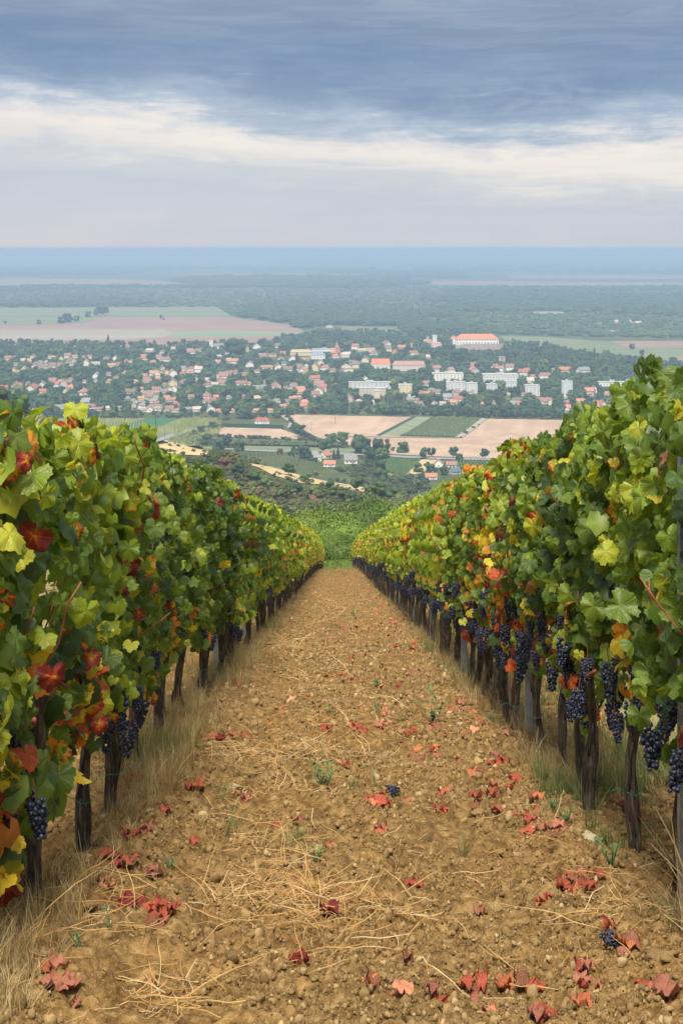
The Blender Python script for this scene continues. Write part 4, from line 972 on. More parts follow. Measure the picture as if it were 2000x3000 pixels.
rows('orchard_rows', [(575, 1290), (1000, 1300), (1000, 1312), (575, 1305)], 60, 8, 2.2, 2.2, (.09, .11, .05))
# hedgerow growth between the fields
seg = [((905, 1287), (1010, 1305), 30), ((560, 1278), (900, 1290), 60), ((575, 1258), (665, 1248), 22), ((1000, 1300), (1140, 1330), 30), ((860, 1245), (905, 1285), 20), ((1140, 1345), (1060, 1345), 16), ((1425, 1226), (1345, 1284), 6), ((640, 1232), (870, 1214), 30), ((830, 1210), (862, 1250), 20), ((100, 1224), (660, 1224), 60)]
pp = []
for a, b, n in seg:
    for i in range(n): s = rng.random(); pp.append((a[0] + (b[0] - a[0]) * s + rng.normal() * 3, a[1] + (b[1] - a[1]) * s + rng.normal() * 1.2))
vx, vy = sample([(560, 1292), (1010, 1306), (1100, 1345), (1150, 1400), (1240, 1400), (1260, 1440), (1120, 1440), (950, 1362), (800, 1322), (560, 1300)], 900, [[(700, 1303), (1040, 1314), (1040, 1334), (700, 1324)], [(1130, 1343), (1290, 1347), (1240, 1385), (1170, 1405), (1115, 1390)], [(930, 1330), (1060, 1330), (1060, 1372), (930, 1372)]])
pp += list(zip(vx, vy)); p = P([a[0] for a in pp], [a[1] for a in pp])
scat_trees('hedgerow_bushes', p, rng.uniform(1.5, 4.2, len(p)), tints(len(p), [(.05, .075, .035), (.07, .10, .04), (.035, .06, .03), (.10, .12, .05)]), (2, 5, 5), 1.1)

# ------------------------------------------------------------------ far woods
fields = [[(-300, 903), (638, 900), (690, 930), (855, 950), (892, 972), (784, 1002), (400, 1020), (-300, 1030)], [(1459, 980), (1600, 984), (2300, 996), (2300, 1080), (1800, 1075), (1640, 1036), (1500, 1022)], [(1000, 954), (1180, 957), (1180, 972), (1000, 975)], [(1545, 912), (1655, 912), (1655, 922), (1555, 922)]]
wood = [(-300, 846), (300, 842), (700, 850), (1000, 845), (1300, 838), (2300, 840), (2300, 1000), (1740, 998), (1600, 984), (1459, 980), (1330, 980), (1180, 972), (1170, 955), (990, 955), (880, 965), (850, 950), (690, 928), (640, 902), (-300, 900)]
px, py = sample(wood, 7500, fields); p = P(px, py)
g = fbm(p[:, 0] * .0016, p[:, 1] * .0007, 3)
h = np.where(g > .47, rng.uniform(13, 16, len(p)), rng.uniform(6, 9, len(p)))
tt = np.where((g > .47)[:, None], tints(len(p), [(.045, .095, .05), (.055, .105, .05), (.065, .115, .05)]), tints(len(p), [(.10, .155, .06), (.085, .14, .055), (.13, .18, .065), (.065, .12, .05)]))
scat_trees('far_woods', p, h, tt, (0, 1, 2, 5), 2.1)
px, py = sample([(-300, 775), (2300, 775), (2300, 842), (-300, 846)], 2600, [[(1134, 816), (2300, 816), (2300, 840), (1300, 840)], [(-300, 810), (420, 812), (640, 842), (-300, 842)], [(300, 795), (900, 796), (1180, 812), (700, 808)]]); p = P(px, py)
g = fbm(p[:, 0] * .0007, p[:, 1] * .00025, 3); k = g > .42; p = p[k]
scat_trees('far_woods', p, rng.uniform(14, 22, len(p)), tints(len(p), [(.035, .070, .038), (.045, .085, .04)]), (2, 5), 3.2)
px, py = sample([(860, 985), (1000, 975), (1240, 985), (1240, 1022), (990, 998), (960, 1020), (800, 1030), (780, 1012)], 260); p = P(px, py)
scat_trees('far_woods', p, rng.uniform(7, 12, len(p)), tints(len(p), [(.035, .075, .038), (.05, .095, .04), (.07, .12, .045)]), (0, 2, 5), 1.2)
# trees round the castle
px, py = sample([(1290, 1020), (1470, 1030), (1560, 1010), (1700, 1040), (1860, 1066), (1900, 1100), (1560, 1082), (1300, 1066), (1240, 1040)], 420, [[(1360, 1040), (1420, 1040), (1420, 1062), (1360, 1058)]])
k = [clear_of_houses(x, y, 20, 18) for x, y in zip(px, py)]; p = P(px[k], py[k])
scat_trees('castle_park_trees', p, rng.uniform(8, 14, len(p)), tints(len(p), [(.030, .06, .032), (.045, .085, .035), (.07, .11, .04)]), (0, 1, 2), 1.)

# electricity poles and pylons of the valley
def pole(px, py, h, arms=True):
    q = P1(px, py); o = empty('electricity_pole', q, None, 'pole', 'poles along the valley'); m = MB(); m.tube([(0, 0, -.3), (0, 0, h)], [.22, .14], 6); link('post', m.mesh('pole_post', M_treebark), o)
    if arms: a = MB(); a.box(-1.2, 1.2, -.08, .08, h - 1.1, h - .95); link('crossarm', a.mesh('pole_crossarm', M_treebark), o)
    return o
for i, (x, y, h, lb) in enumerate(((911, 1262, 9, 'tall wooden electricity pole at the left edge of the stubble field'), (982, 1243, 7, 'lone small pole standing inside the stubble field'), (457, 1298, 12, 'roadside pole nearest the dry grass crest'), (483, 1291, 12, 'roadside pole beside the road bend left of the hedge'), (512, 1276, 10, 'roadside pole on the road behind the two nearest'), (663, 1248, 10, 'pole at the left end of the long dark hedge'), (700, 1232, 9, 'pole behind the long dark hedge'), (890, 1260, 7, 'left one of the pair of frame poles by the stubble field'), (900, 1260, 7, 'right one of the pair of frame poles by the stubble field'))):
    pole(x, y, h)['label'] = lb

for poly, n in (([(370, 1283), (520, 1288), (632, 1332), (600, 1340), (520, 1336), (370, 1312)], 40), ([(690, 1352), (800, 1368), (900, 1398), (1083, 1430), (1078, 1452), (980, 1428), (880, 1419), (800, 1397), (755, 1374)], 70)):
    vx, vy = sample(poly, n * 3); yc = np.interp(vx, [690, 1083], [1362, 1440]); k = (np.abs(vy - yc) > 7) | (rng.random(len(vx)) < .15); vx, vy = vx[k][:n], vy[k][:n]; p = P(vx, vy)
    scat_trees('strip_shrubs', p, rng.uniform(.5, 1.7, len(p)), tints(len(p), [(.09, .11, .04), (.13, .12, .05), (.06, .085, .035)]), (2, 5, 5), 1.2)

# ------------------------------------------------------------------ vine leaves
_key = [(0, 1.), (14, .90), (27, .76), (40, .84), (54, .95), (68, .88), (84, .78), (98, .84), (114, .90), (130, .84), (146, .76), (160, .62), (172, .36), (180, .10)]
def leaf_outline(r, n, wob=.06, serr=.045):
    a = np.linspace(-180, 180, n, endpoint=False); k = np.abs(a)
    rad = np.interp(k, [q[0] for q in _key], [q[1] for q in _key])
    rad = rad * (1 + wob * np.sin(np.radians(a) * 2.3 + r.uniform(0, 6)) * .5 + r.uniform(-wob, wob, n) * .5)
    for _k in r.integers(0, n, 3): rad[_k] *= r.uniform(.72, .95)
    rad = rad + serr * np.where(np.arange(n) % 2 == 0, 1, -1) * (k < 165)
    t = np.radians(a); return np.stack([np.sin(t) * rad * .98, -np.cos(t) * rad], 1)
def leaf_mesh(name, seed, n, mat, curl=.25, fold=.25, dry=0.):
    """unit leaf: petiole joint at the origin, tip towards -Y, face +Z"""
    r = np.random.default_rng(seed); o = leaf_outline(r, n)
    rings = [.3, .55, .8, 1.] if n > 20 else [.6, 1.]
    pts = [np.zeros((1, 2))] + [o * f for f in rings]; p = np.concatenate(pts); x, y = p[:, 0], p[:, 1]; rr = np.hypot(x, y)
    ph = r.uniform(0, 6.28, 4)
    z = fold * (np.abs(x) ** 1.2) * r.choice([1, -.4]) - curl * rr ** 2 * r.uniform(.5, 1.3) - .10 * np.maximum(-y, 0) ** 2
    z = z + .10 * rr * np.sin(np.arctan2(x, -y) * 5 + ph[0]) + (.05 + dry) * rr * np.sin(x * 5 + ph[1]) * np.cos(y * 6 + ph[2])
    v = np.stack([x, y, z], 1)
    if dry:   # crumpled: roll the margins upward and twist
        v[:, 0] *= 1 - dry * .9 * rr; v[:, 1] *= 1 - dry * .4 * rr; v[:, 2] += dry * 1.1 * np.abs(x) ** 1.5 * math.cos(ph[3]) + dry * .9 * (fbm(x * 3 + seed, y * 3 + 9, 3) - .45) + dry * .55 * np.sin(x * 9 + ph[1]) * np.sin(y * 8 + ph[0]) * rr
    f = [(0, 1 + i, 1 + (i + 1) % n) for i in range(n)]; q = []
    for k in range(len(rings) - 1):
        a = 1 + k * n; b = a + n; q += [(a + i, b + i, b + (i + 1) % n, a + (i + 1) % n) for i in range(n)]
    m = pymesh(name, v, f + q, mat, True, uv=p)
    return m
LEAVES = [leaf_mesh('vine_leaf', 20 + i, 38, M_leaf, .22 + .05 * (i % 3), .22 + .06 * (i % 4)) for i in range(8)]
# low leaf as arrays for merged foliage
def low_leaf(seed):
    r = np.random.default_rng(seed); n = 11
    a = np.radians([0, 30, 55, 84, 115, 150, 180, 210, 245, 276, 305, 330]); rad = np.array([1, .76, .94, .78, .88, .7, .12, .7, .88, .78, .94, .76]) * r.uniform(.9, 1.1, 12)
    p = np.stack([np.sin(a) * rad, -np.cos(a) * rad, -.25 * rad ** 2 + r.uniform(-.12, .12, 12)], 1)
    v = np.concatenate([[[0, -.15, .08]], p]); f = np.array([(0, 1 + i, 1 + (i + 1) % 12) for i in range(12)])
    return v, f
LOW = [low_leaf(40 + i) for i in range(5)]

def hedge_bulge(side, y, z):
    return .5 + .9 * (vn(np.asarray(y) * 2.3 + side * 31 + 100, np.asarray(z) * 2.6 + 7) - .5) + .5 * (vn(np.asarray(y) * 6 + side * 13 + 50, np.asarray(z) * 6) - .5)
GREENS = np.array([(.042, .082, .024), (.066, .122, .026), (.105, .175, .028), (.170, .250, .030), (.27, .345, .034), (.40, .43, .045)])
AUT = np.array([(.42, .44, .04), (.62, .48, .04), (.62, .25, .03), (.50, .10, .03), (.24, .03, .02), (.30, .13, .06)])
def leaf_set(r, n, side, ywid, yc, zlo, ztop, style, size=.078):
    """arrays for n leaves of one vine in its own frame. side: -1 left row, +1 right row (its lane face looks to -side)"""
    lane = -side
    u = r.random(n); face = np.where(u < .60, lane, np.where(u < .82, -lane, 0))
    y = r.uniform(-ywid, ywid, n)
    topz = ztop + .10 * (vn(np.asarray(y + yc) * 3.1 + side * 5, np.full(n, 3.3)) - .5) * 2 + .05
    lo = zlo + .16 * (vn(np.asarray(y + yc) * 2.2 + side * 15, np.full(n, 8.3)) - .5) * 2
    q = r.random(n); z = lo + (topz - lo) * q ** .92
    hb = hedge_bulge(side, y + yc, z)
    prof = np.interp((z - lo) / (topz - lo), [0, .12, .5, .85, 1], [.55, .9, 1., .8, .35])
    x = face * (.07 + .15 * hb * prof) + r.normal(size=n) * .045 * prof
    top = face == 0; z = np.where(top, topz - r.random(n) * .25, z); x = np.where(top, r.uniform(-.15, .15, n), x)
    az = np.where(face >= 0, 0., math.pi) + r.normal(size=n) * .75
    az = np.where(top, r.uniform(0, 6.28, n), az)
    # many blades turn towards the open lane and the uphill side
    az = np.where((face == lane) & (r.random(n) < .45), np.where(lane > 0, -r.uniform(.5, 1.5, n), math.pi + r.uniform(.5, 1.5, n)), az)
    el = np.clip(r.normal(.38, .33, n), -.4, 1.35) + np.where(top, .25, 0)
    nrm = np.stack([np.cos(az) * np.cos(el), np.sin(az) * np.cos(el), np.sin(el)], 1)
    dn = np.array([[0, 0, -1.]]) + r.normal(size=(n, 3)) * .38
    t = dn - nrm * (dn * nrm).sum(1)[:, None]; t /= np.linalg.norm(t, axis=1)[:, None]
    Y = -t; X = np.cross(Y, nrm)
    s = size * r.uniform(.45, 1.22, n) * np.where(top, .85, 1)
    x = x + side * .10
    z = z - SL * y
    pos = np.stack([x, y, z], 1) - t * (s * .45)[:, None]
    # colours: style = (mean green index, share autumn, share fully turned)
    g, pa, pt = style
    patch = vn(np.asarray(y + yc) * 1.1 + side * 9, z * 1.4 + side * 3) - .5
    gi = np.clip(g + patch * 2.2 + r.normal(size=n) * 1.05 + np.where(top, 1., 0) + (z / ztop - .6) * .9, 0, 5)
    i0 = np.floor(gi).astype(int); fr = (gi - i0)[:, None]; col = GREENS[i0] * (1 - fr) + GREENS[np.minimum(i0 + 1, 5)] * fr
    col = col * r.uniform(.85, 1.15, (n, 1))
    clus = vn(np.asarray(y + yc) * 2.7 + side * 19 + 40, z * 2.4 + 40)
    au = np.where(r.random(n) < pa * .55 * (clus * 2.0) ** 3, r.uniform(.15, 1., n), r.uniform(0, .12, n) * (r.random(n) < .3))
    full = r.random(n) < pt * .5 * (clus * 2.) ** 4
    lowz = z < zlo + .30
    ac = AUT[np.where(lowz, r.choice([0, 1, 2, 3, 4, 5], n, p=[.1, .18, .27, .22, .08, .15]), r.choice([0, 1, 2, 3, 4, 5], n, p=[.35, .3, .13, .1, .08, .04]))]
    col = np.where(full[:, None], ac, col); au = np.where(full, 0, au)
    return pos, X, Y, nrm, s, col, au
def merged_leaves(name, S, far_tint=True):
    pos, X, Y, Nn, s, col, au = S; V = []; Fc = []; T = []; o = 0; n = len(pos); k = rng.integers(0, 5, n)
    # part-turned leaves take a single mixed colour at this size
    mixc = np.where(au[:, None] > .45, col * .35 + AUT[rng.integers(0, 4, n)] * .65, col)
    for j in range(5):
        m = np.where(k == j)[0]; v, f = LOW[j]
        P_ = pos[m][:, None, :] + s[m][:, None, None] * (v[None, :, 0:1] * X[m][:, None, :] + v[None, :, 1:2] * Y[m][:, None, :] + v[None, :, 2:3] * Nn[m][:, None, :])
        V.append(P_.reshape(-1, 3)); Fc.append((f[None] + (np.arange(len(m)) * len(v))[:, None, None] + o).reshape(-1, 3)); o += len(m) * len(v)
        T.append(np.repeat(np.concatenate([mixc[m], np.ones((len(m), 1))], 1), len(v), 0))
    return npmesh(name, np.concatenate(V), np.concatenate(Fc), M_leaf_far, True, tint=np.concatenate(T))

# trunks
def trunk_mesh(seed, h=.78):
    r = random.Random(seed); pts = []; rad = []; x = y = 0.; lx, ly = r.uniform(-.06, .06), r.uniform(-.10, .10); b = r.uniform(.021, .031)
    for i in range(15):
        t = i / 14; x = lx * t ** .8 + .014 * math.sin(t * 8 + seed); y = ly * t + .018 * math.sin(t * 6 + seed * 2)
        pts.append((x, y, -.12 + (h + .12) * t)); rad.append(b * (1.35 - .9 * t if t < .2 else 1.17 - .25 * t) * (1 + .20 * math.sin(t * 11 + seed)) * (1 + .12 * math.sin(t * 23 + seed * 3)) * (1.35 if t > .93 else 1))
    m = MB(); m.tube(pts, rad, 14, .26, True, seed)
    # loose bark strips
    for k in range(5):
        a = r.uniform(0, 6.28); i0 = r.randint(2, 8); q = [(pts[i][0] + math.cos(a) * rad[i] * 1.03, pts[i][1] + math.sin(a) * rad[i] * 1.03, pts[i][2]) for i in range(i0, min(14, i0 + r.randint(3, 5)))]
        m.tube(q, [.006] * len(q), 4, .3, True, k)
    return m.mesh('vine_trunk', M_bark, True), (lx, ly, h)
TRK = [trunk_mesh(i) for i in range(9)]
def cane_mesh(seed, top, kind='up'):
    r = random.Random(seed); m = MB(); pts = []
    if kind == 'up':
        x, y = 0., 0.; dx, dy = r.uniform(-.12, .12), r.uniform(-.22, .22)
        for i in range(7): t = i / 6; pts.append((dx * t + .02 * math.sin(t * 8 + seed), dy * t, top * t))
        m.tube(pts, [.0055 - .0025 * i / 6 for i in range(7)], 5, .1)
    else:
        for i in range(7): t = i / 6; pts.append((.02 * math.sin(t * 5 + seed), t * .42, .05 * math.sin(t * 3) - SL * t * .42))
        m.tube(pts, [.013 - .005 * i / 6 for i in range(7)], 6, .2)
    return m.mesh('vine_cane', M_cane, True)
CANES = [cane_mesh(i, .85 + .1 * (i % 3)) for i in range(6)]
ARMS = [cane_mesh(30 + i, 0, 'arm') for i in range(3)]
def bunch_mesh(seed, nb, sub, br):
    r = random.Random(seed); V, Fc = ico(sub); vs = []; fs = []; placed = []
    for k in range(nb * 6):
        t = r.random() ** .8; z = -.02 - .15 * t; w = .045 * (1 - .72 * t) * (1.0 if t > .12 else .8)
        a = r.uniform(0, 6.28); q = w * math.sqrt(r.uniform(.45, 1)); p = (q * math.cos(a) * 1.1, q * math.sin(a), z)
        if all((p[0] - o[0]) ** 2 + (p[1] - o[1]) ** 2 + (p[2] - o[2]) ** 2 > (br * 1.45) ** 2 for o in placed): placed.append(p)
        if len(placed) >= nb: break
    o = 0
    for p in placed: vs.append(V * br * r.uniform(.88, 1.1) + np.array(p)); fs.append(Fc + o); o += len(V)
    m = npmesh('grape_bunch', np.concatenate(vs), np.concatenate(fs), M_grape, True); return m
BUN = [bunch_mesh(60 + i, 62, 2, .0092) for i in range(4)]
BUNF = [bunch_mesh(70 + i, 26, 1, .0135) for i in range(3)]
stem = MB(); stem.tube([(0, 0, .05), (.004, 0, .0), (0, 0, -.05)], [.0025, .0022, .0015], 5); STEM = stem.mesh('bunch_stem', M_cane)
tie = MB(); tie.tube([(.05 * math.cos(a), .05 * math.sin(a), .004 * math.sin(3 * a)) for a in np.linspace(0, 6.6, 16)], .0022, 4)
tie.tube([(.05, 0, 0), (.09, .01, .015), (.12, .02, .0)], .0018, 4); TIE = tie.mesh('vine_tie', M_tie)

LX0, RX0 = -1.13, 1.24
LZ = [4.05, 4.85, 5.8, 6.6, 7.4, 8.2, 9.15, 10.05, 10.9, 12.0]; LXo = [.0, .03, .10, .07, .02, -.01, -.05, -.12, -.08, -.06]
RZ = [4.3, 5.15, 6.0, 6.65, 7.15, 7.85, 8.7, 9.5, 10.1, 11.05, 11.8]
while LZ[-1] < 106.5: LZ.append(LZ[-1] + .80 + rng.normal() * .03)
while RZ[-1] < 106.5: RZ.append(RZ[-1] + .80 + rng.normal() * .03)
NEAR = 15.0
def style(side, Z):
    if side < 0:
        if Z < 4.5: return (2.2, .9, .45)
        if Z < 5.4: return (2.2, .55, .14)
        if Z < 7.3: return (2.3, .30, .05)
        if Z < 15: return (1.7, .07, .015)
        if Z < 26: return (2.5, .10, .03)
        if Z < 40: return (3.2, .20, .06)
        return (3.7, .35, .12)
    if Z < 9: return (2.1, .07, .02)
    if Z < 11: return (2.5, .20, .07)
    if Z < 13.2: return (3.1, .60, .25)
    if Z < 20: return (3.1, .22, .06)
    if Z < 40: return (3.5, .20, .06)
    return (4.0, .24, .09)
FARP = {}
def far_foliage(side, sty, i):
    i = int(rng.integers(9)); k = (side, sty, i)
    if k not in FARP:
        r = np.random.default_rng(900 + len(FARP) * 7)
        S = leaf_set(r, 330, side, .46, 20 + i * 3.7, (.76 if side > 0 else .50), 1.90, sty, .073)
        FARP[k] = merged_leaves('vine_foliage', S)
    return FARP[k]
VINES = []
def vine(side, Z, k, xo=0.):
    X = (RX0 if side > 0 else LX0) + ROWDIR * Z + xo + rng.normal() * .02; zg = float(zt(X, Z)) 
    o = empty('grapevine', (X, Z, zg), None, 'vine', 'grapevines of the right row' if side > 0 else 'grapevines of the left row')
    tm, (lx, ly, th) = TRK[int(rng.integers(9))]
    t = link('trunk', tm, o); t.rotation_euler = (0, 0, rng.uniform(-.5, .5) + (math.pi if rng.random() < .5 else 0)); 
    a = t.rotation_euler[2]; hx, hy = lx * math.cos(a) - ly * math.sin(a), lx * math.sin(a) + ly * math.cos(a)
    near = Z < NEAR; st = style(side, Z); lane = -side
    if near or (Z < 30 and k % 2 == 0):
        for s in (0, 1):
            q = link('arm', ARMS[int(rng.integers(3))], o, (hx, hy, th - .02 - SL * hy)); q.rotation_euler = (0, 0, s * math.pi + rng.normal() * .1)
            if s: q.rotation_euler[0] = -2 * SL * .0; q.scale = (1, 1, -1)
        for j in range(5 if near else 3):
            yy = rng.uniform(-.36, .36); q = link('cane', CANES[int(rng.integers(6))], o, (hx * .5 + rng.normal() * .03 + - lane * .06, yy, th - .02 - SL * yy)); q.scale = (1, 1, rng.uniform(.28, .5)); q.rotation_euler = (rng.normal() * .16, rng.normal() * .10, rng.uniform(0, 6.28))
        if rng.random() < .7: link('tie', TIE, t, (lx * .6, ly * .6, rng.choice([.25, .6]))).scale = (.8, .8, .8)
    # grapes
    nb = int(rng.integers(5, 9)) if side > 0 else int(rng.integers(0, 4))
    if side < 0 and 7.6 < Z < 9.6: nb = 1
    if side < 0 and Z < 7.6: nb = 6
    if side > 0 and Z < 16: nb = int(rng.integers(9, 14))
    if Z > 45: nb = min(nb, 5)
    for j in range(nb):
        yy = rng.uniform(-.42, .42); xx = lane * rng.uniform(-.03, .13) if rng.random() < .85 else -lane * rng.uniform(.05, .15); zz = rng.uniform(.56, .98) if side > 0 else rng.uniform(.46, .78)
        q = link('grape_bunch', BUN[int(rng.integers(4))] if Z < 17 else BUNF[int(rng.integers(3))], o, (xx, yy, zz - SL * yy)); q.rotation_euler = (rng.normal() * .12, rng.normal() * .12, rng.uniform(0, 6.28)); sc = rng.uniform(.62, 1.05); q.scale = (sc, sc, sc)
        if Z < 12: link('stem', STEM, q)
    zlo = .80 if side > 0 else .50; ztop = 1.88
    if side > 0 and Z < 5.5: zlo = .80; ztop = 1.84 if Z > 4.6 else 1.72
    if side < 0 and Z < 4.5: zlo = .06; ztop = 1.50
    elif side < 0 and Z < 5.5: zlo = .26; ztop = 1.62
    elif side < 0 and Z < 7.5: zlo = .50; ztop = 1.76
    elif side < 0: zlo = .50; ztop = 1.88
    if near:
        r = np.random.default_rng(int(Z * 100) + (5 if side > 0 else 0))
        S = leaf_set(r, 298, side, .45, Z, zlo, ztop, st, .065)
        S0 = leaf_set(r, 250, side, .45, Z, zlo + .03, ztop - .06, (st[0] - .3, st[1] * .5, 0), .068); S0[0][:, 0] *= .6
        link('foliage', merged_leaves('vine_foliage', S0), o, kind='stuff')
        # a few stray leaves hanging in the grape zone
        S2 = leaf_set(r, 38, side, .42, Z, .52, .86, (3., .6, .30), .062)
        S = [np.concatenate([a_, b_]) for a_, b_ in zip(S, S2)]
        pos, XA, YA, NA, s, col, au = S
        kk = r.integers(0, len(LEAVES), len(pos))
        for i in range(len(pos)):
            l = bpy.data.objects.new('leaf', LEAVES[kk[i]]); COL.objects.link(l); l.parent = o
            x, y, n_ = XA[i] * s[i], YA[i] * s[i], NA[i] * s[i]; p_ = pos[i]
            l.matrix_local = Matrix(((x[0], y[0], n_[0], p_[0]), (x[1], y[1], n_[1], p_[1]), (x[2], y[2], n_[2], p_[2]), (0, 0, 0, 1)))
            l.color = (*col[i], au[i])
        # shoots that stick out of the top
        for j in range(2):
            if r.random() < .12:
                yy = r.uniform(-.4, .4); q = link('shoot', CANES[int(r.integers(6))], o, (r.uniform(-.15, .15), yy, ztop - .25 - SL * yy)); q.scale = (1, 1, r.uniform(.28, .42)); q.rotation_euler = (r.normal() * .2, r.normal() * .25, 0)
    else:
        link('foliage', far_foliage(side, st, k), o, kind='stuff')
    VINES.append((side, Z, k, o)); return o
for i, Z in enumerate(LZ): vine(-1, Z, i, LXo[i] if i < len(LXo) else 0)
for i, Z in enumerate(RZ): vine(1, Z, i)

# posts and wires
prof = [(-.03, -.02), (.03, -.02), (.03, .02), (.022, .02), (.022, -.012), (-.022, -.012), (-.022, .02), (-.03, .02)]
pm = MB(); k = len(prof); pm.add([(x, y, -.4) for x, y in prof] + [(x, y, 1.62) for x, y in prof], [(i, (i + 1) % k, (i + 1) % k + k, i + k) for i in range(k)] + [(1, 2, 3, 4), (0, 1, 4, 5), (0, 5, 6, 7)] + [(k + 1, k + 4, k + 3, k + 2), (k, k + 5, k + 4, k + 1), (k, k + 7, k + 6, k + 5)])
PM = pm.mesh('post_profile', M_post)
hk = MB(); hk.box(.03, .045, -.006, .006, -.012, .012); HK = hk.mesh('post_hook', M_post)
PZ = {1: [4.95, 9.25, 14.0, 18.7], -1: [10.15, 15.0, 19.8]}
WHERE = {1: ['steel post at the right edge of the picture, nearest in the right row', 'flat grey steel post standing clear among trunks in the right row', 'third steel post down the right row, half hidden by trunks', 'fourth steel post down the right row under hanging grapes'],
         -1: ['thin grey steel post beside a trunk in the left row below grapes', 'third steel post down the left row, hidden by leaves', 'fourth steel post down the left row, hidden by leaves']}
for s in (1, -1):
    while PZ[s][-1] < 100: PZ[s].append(PZ[s][-1] + 4.75)
    for i, Z in enumerate(PZ[s]):
        X = (RX0 if s > 0 else LX0) + ROWDIR * Z + (.0 if s > 0 else -.0) - s * (.0 if i else .02)
        X += .03 if s > 0 else -.17
        if s > 0 and i == 0: X = 1.215
        side = 'right' if s > 0 else 'left'
        o = empty('trellis_post', (X - s * .03, Z - .07, float(zt(X, Z))), None, 'post', f'steel posts of the {side} row')
        o['label'] = WHERE[s][i] if i < len(WHERE[s]) else f'{ORD[i]} steel post down the {side} row, counted from the camera'
        link('profile', PM, o)
        for z in (.78, 1.1, 1.45): link('hook', HK, o, (0, 0, z))
for s in (1, -1):
    for j, z in enumerate((.80, 1.12, 1.46, 1.60)):
        for dx in ((0.,) if j == 0 else (-.04, .04)):
            m = MB(); x = RX0 if s > 0 else LX0; pts = [(x + ROWDIR * Y + dx, Y, float(zt(x, Y)) + z + .01 * math.sin(Y)) for Y in np.linspace(4.3, 106, 44)]
            m.tube(pts, .0016, 4); o = link('trellis_wire', m.mesh('trellis_wire', M_wire))
            side = 'right' if s > 0 else 'left'
            tag(o, f'{["lowest", "second", "third", "top"][j]} thin steel wire{"" if j == 0 else (" on the lane side" if dx * s < 0 else " on the outer side")} strung along the {side} vine row', 'wire', f'wires of the {side} row')

# labels of the vines
LK = {(-1, 0): 'vine of the left row nearest the camera, dark red leaves at the picture edge', (-1, 1): 'second nearest vine of the left row, turning red and yellow at the picture edge', (1, 0): 'vine of the right row nearest the camera, cut by the picture edge', (1, 1): 'vine at the right picture edge with thick dark trunk beside the first steel post'}
for s, Z, k, o in VINES:
    side = 'right' if s > 0 else 'left'; fol = style(s, Z)
    look = 'dark green' if fol[0] < 2 else 'green' if fol[0] < 2.6 else 'light green' if fol[0] < 3.15 else 'yellow-green'
    if fol[1] > .4: look = 'yellow and orange leaved'
    if (s, k) in LK: o['label'] = LK[(s, k)]
    elif k < 20: o['label'] = f'{look} grapevine, {ORD[k]} from the camera in the {side} row'
    else:
        j = int(np.searchsorted(PZ[s], Z)); n_after = sum(1 for s2, Z2, k2, o2 in VINES if s2 == s and k2 < k and np.searchsorted(PZ[s], Z2) == j)
        if j >= len(PZ[s]): o['label'] = f'{look} grapevine, {ORD[n_after]} one beyond the last steel post of the {side} row'
        else: o['label'] = f'{look} grapevine, {ORD[n_after]} one behind the {ORD[j - 1]} steel post of the {side} row'

# ------------------------------------------------------------------ clods, grass, straw
def rock_mesh(name, seed, mat, sub=2, rough=.5):
    V, Fc = ico(sub); nz = 1 + (fbm(V[:, 0] * 1.9 + seed * 3, V[:, 1] * 1.9 + V[:, 2] * 2.7 + seed, 4) - .47) * 2.6 * rough
    v = V * nz[:, None] * np.array([1, .8, .6]); return npmesh(name, v, Fc, mat, False)
CL = [rock_mesh('clod', i, M_clod_i, 2) for i in range(7)]
def lane_pts(n, z0, z1, xlo, xhi, p=1.6):
    u = rng.random(n); Z = (z0 ** (1 - p) + u * (z1 ** (1 - p) - z0 ** (1 - p))) ** (1 / (1 - p)); X = rng.uniform(xlo, xhi, n) + ROWDIR * Z
    return X, Z
n = 90000
X, Z = lane_pts(n, 3.4, 60, -1.45, 2.1, 2.0)
k = fbm(X * 1.7 + 9, Z * 1.7, 3) + .10 * np.exp(-((X - .95) / .25) ** 2) > .36; X, Z = X[k], Z[k]; n = len(X)
s = np.exp(rng.normal(math.log(.0050), .60, n)) * np.clip(Z / 7, .8, 2.2); s = np.minimum(s, .034)
pal = np.array([(.25, .165, .070), (.31, .208, .092), (.20, .127, .052), (.42, .30, .15)])
scatter('soil_clods', CL, np.stack([X, Z, soil_z(X, Z) + s * .2], 1), rng.uniform(0, 6.28, (n, 3)) * [.3, .3, 1], s, pal[rng.choice(4, n, p=[.38, .36, .18, .08])] * rng.uniform(.8, 1.2, (n, 1)))

def tuft(name, seed, nb, h, spread, curve, mat, wd=.0030):
    r = np.random.default_rng(seed); V = []; Fc = []; o = 0
    for b in range(nb):
        a = r.uniform(0, 6.28); x0, y0 = r.normal(size=2) * spread * .25; L = h * r.uniform(.5, 1.2); lean = r.uniform(.1, 1.) * curve; w = wd * r.uniform(.7, 1.3); d = np.array([math.cos(a), math.sin(a)]); sd = np.array([-d[1], d[0]])
        for j in range(4):
            t = j / 3; rad = lean * L * t ** 1.6; z = L * math.sqrt(max(.03, 1 - min(lean, .98) ** 2 * t)) * t; ww = w * (1 - t * .8)
            c = np.array([x0, y0]) + d * rad; V += [(*(c + sd * ww), z), (*(c - sd * ww), z)]
        for j in range(3): e = o + j * 2; Fc.append((e, e + 1, e + 3, e + 2))
        o += 8
    return npmesh(name, np.array(V), Fc, mat)
TU = [tuft('grass_source', i, 26, .16, .10, .9, M_grass_i) for i in range(4)] + [tuft('grass_source', 10 + i, 18, .30, .10, .7, M_grass_i) for i in range(3)]
X = []; Z = []; S = []; I = []; T = []
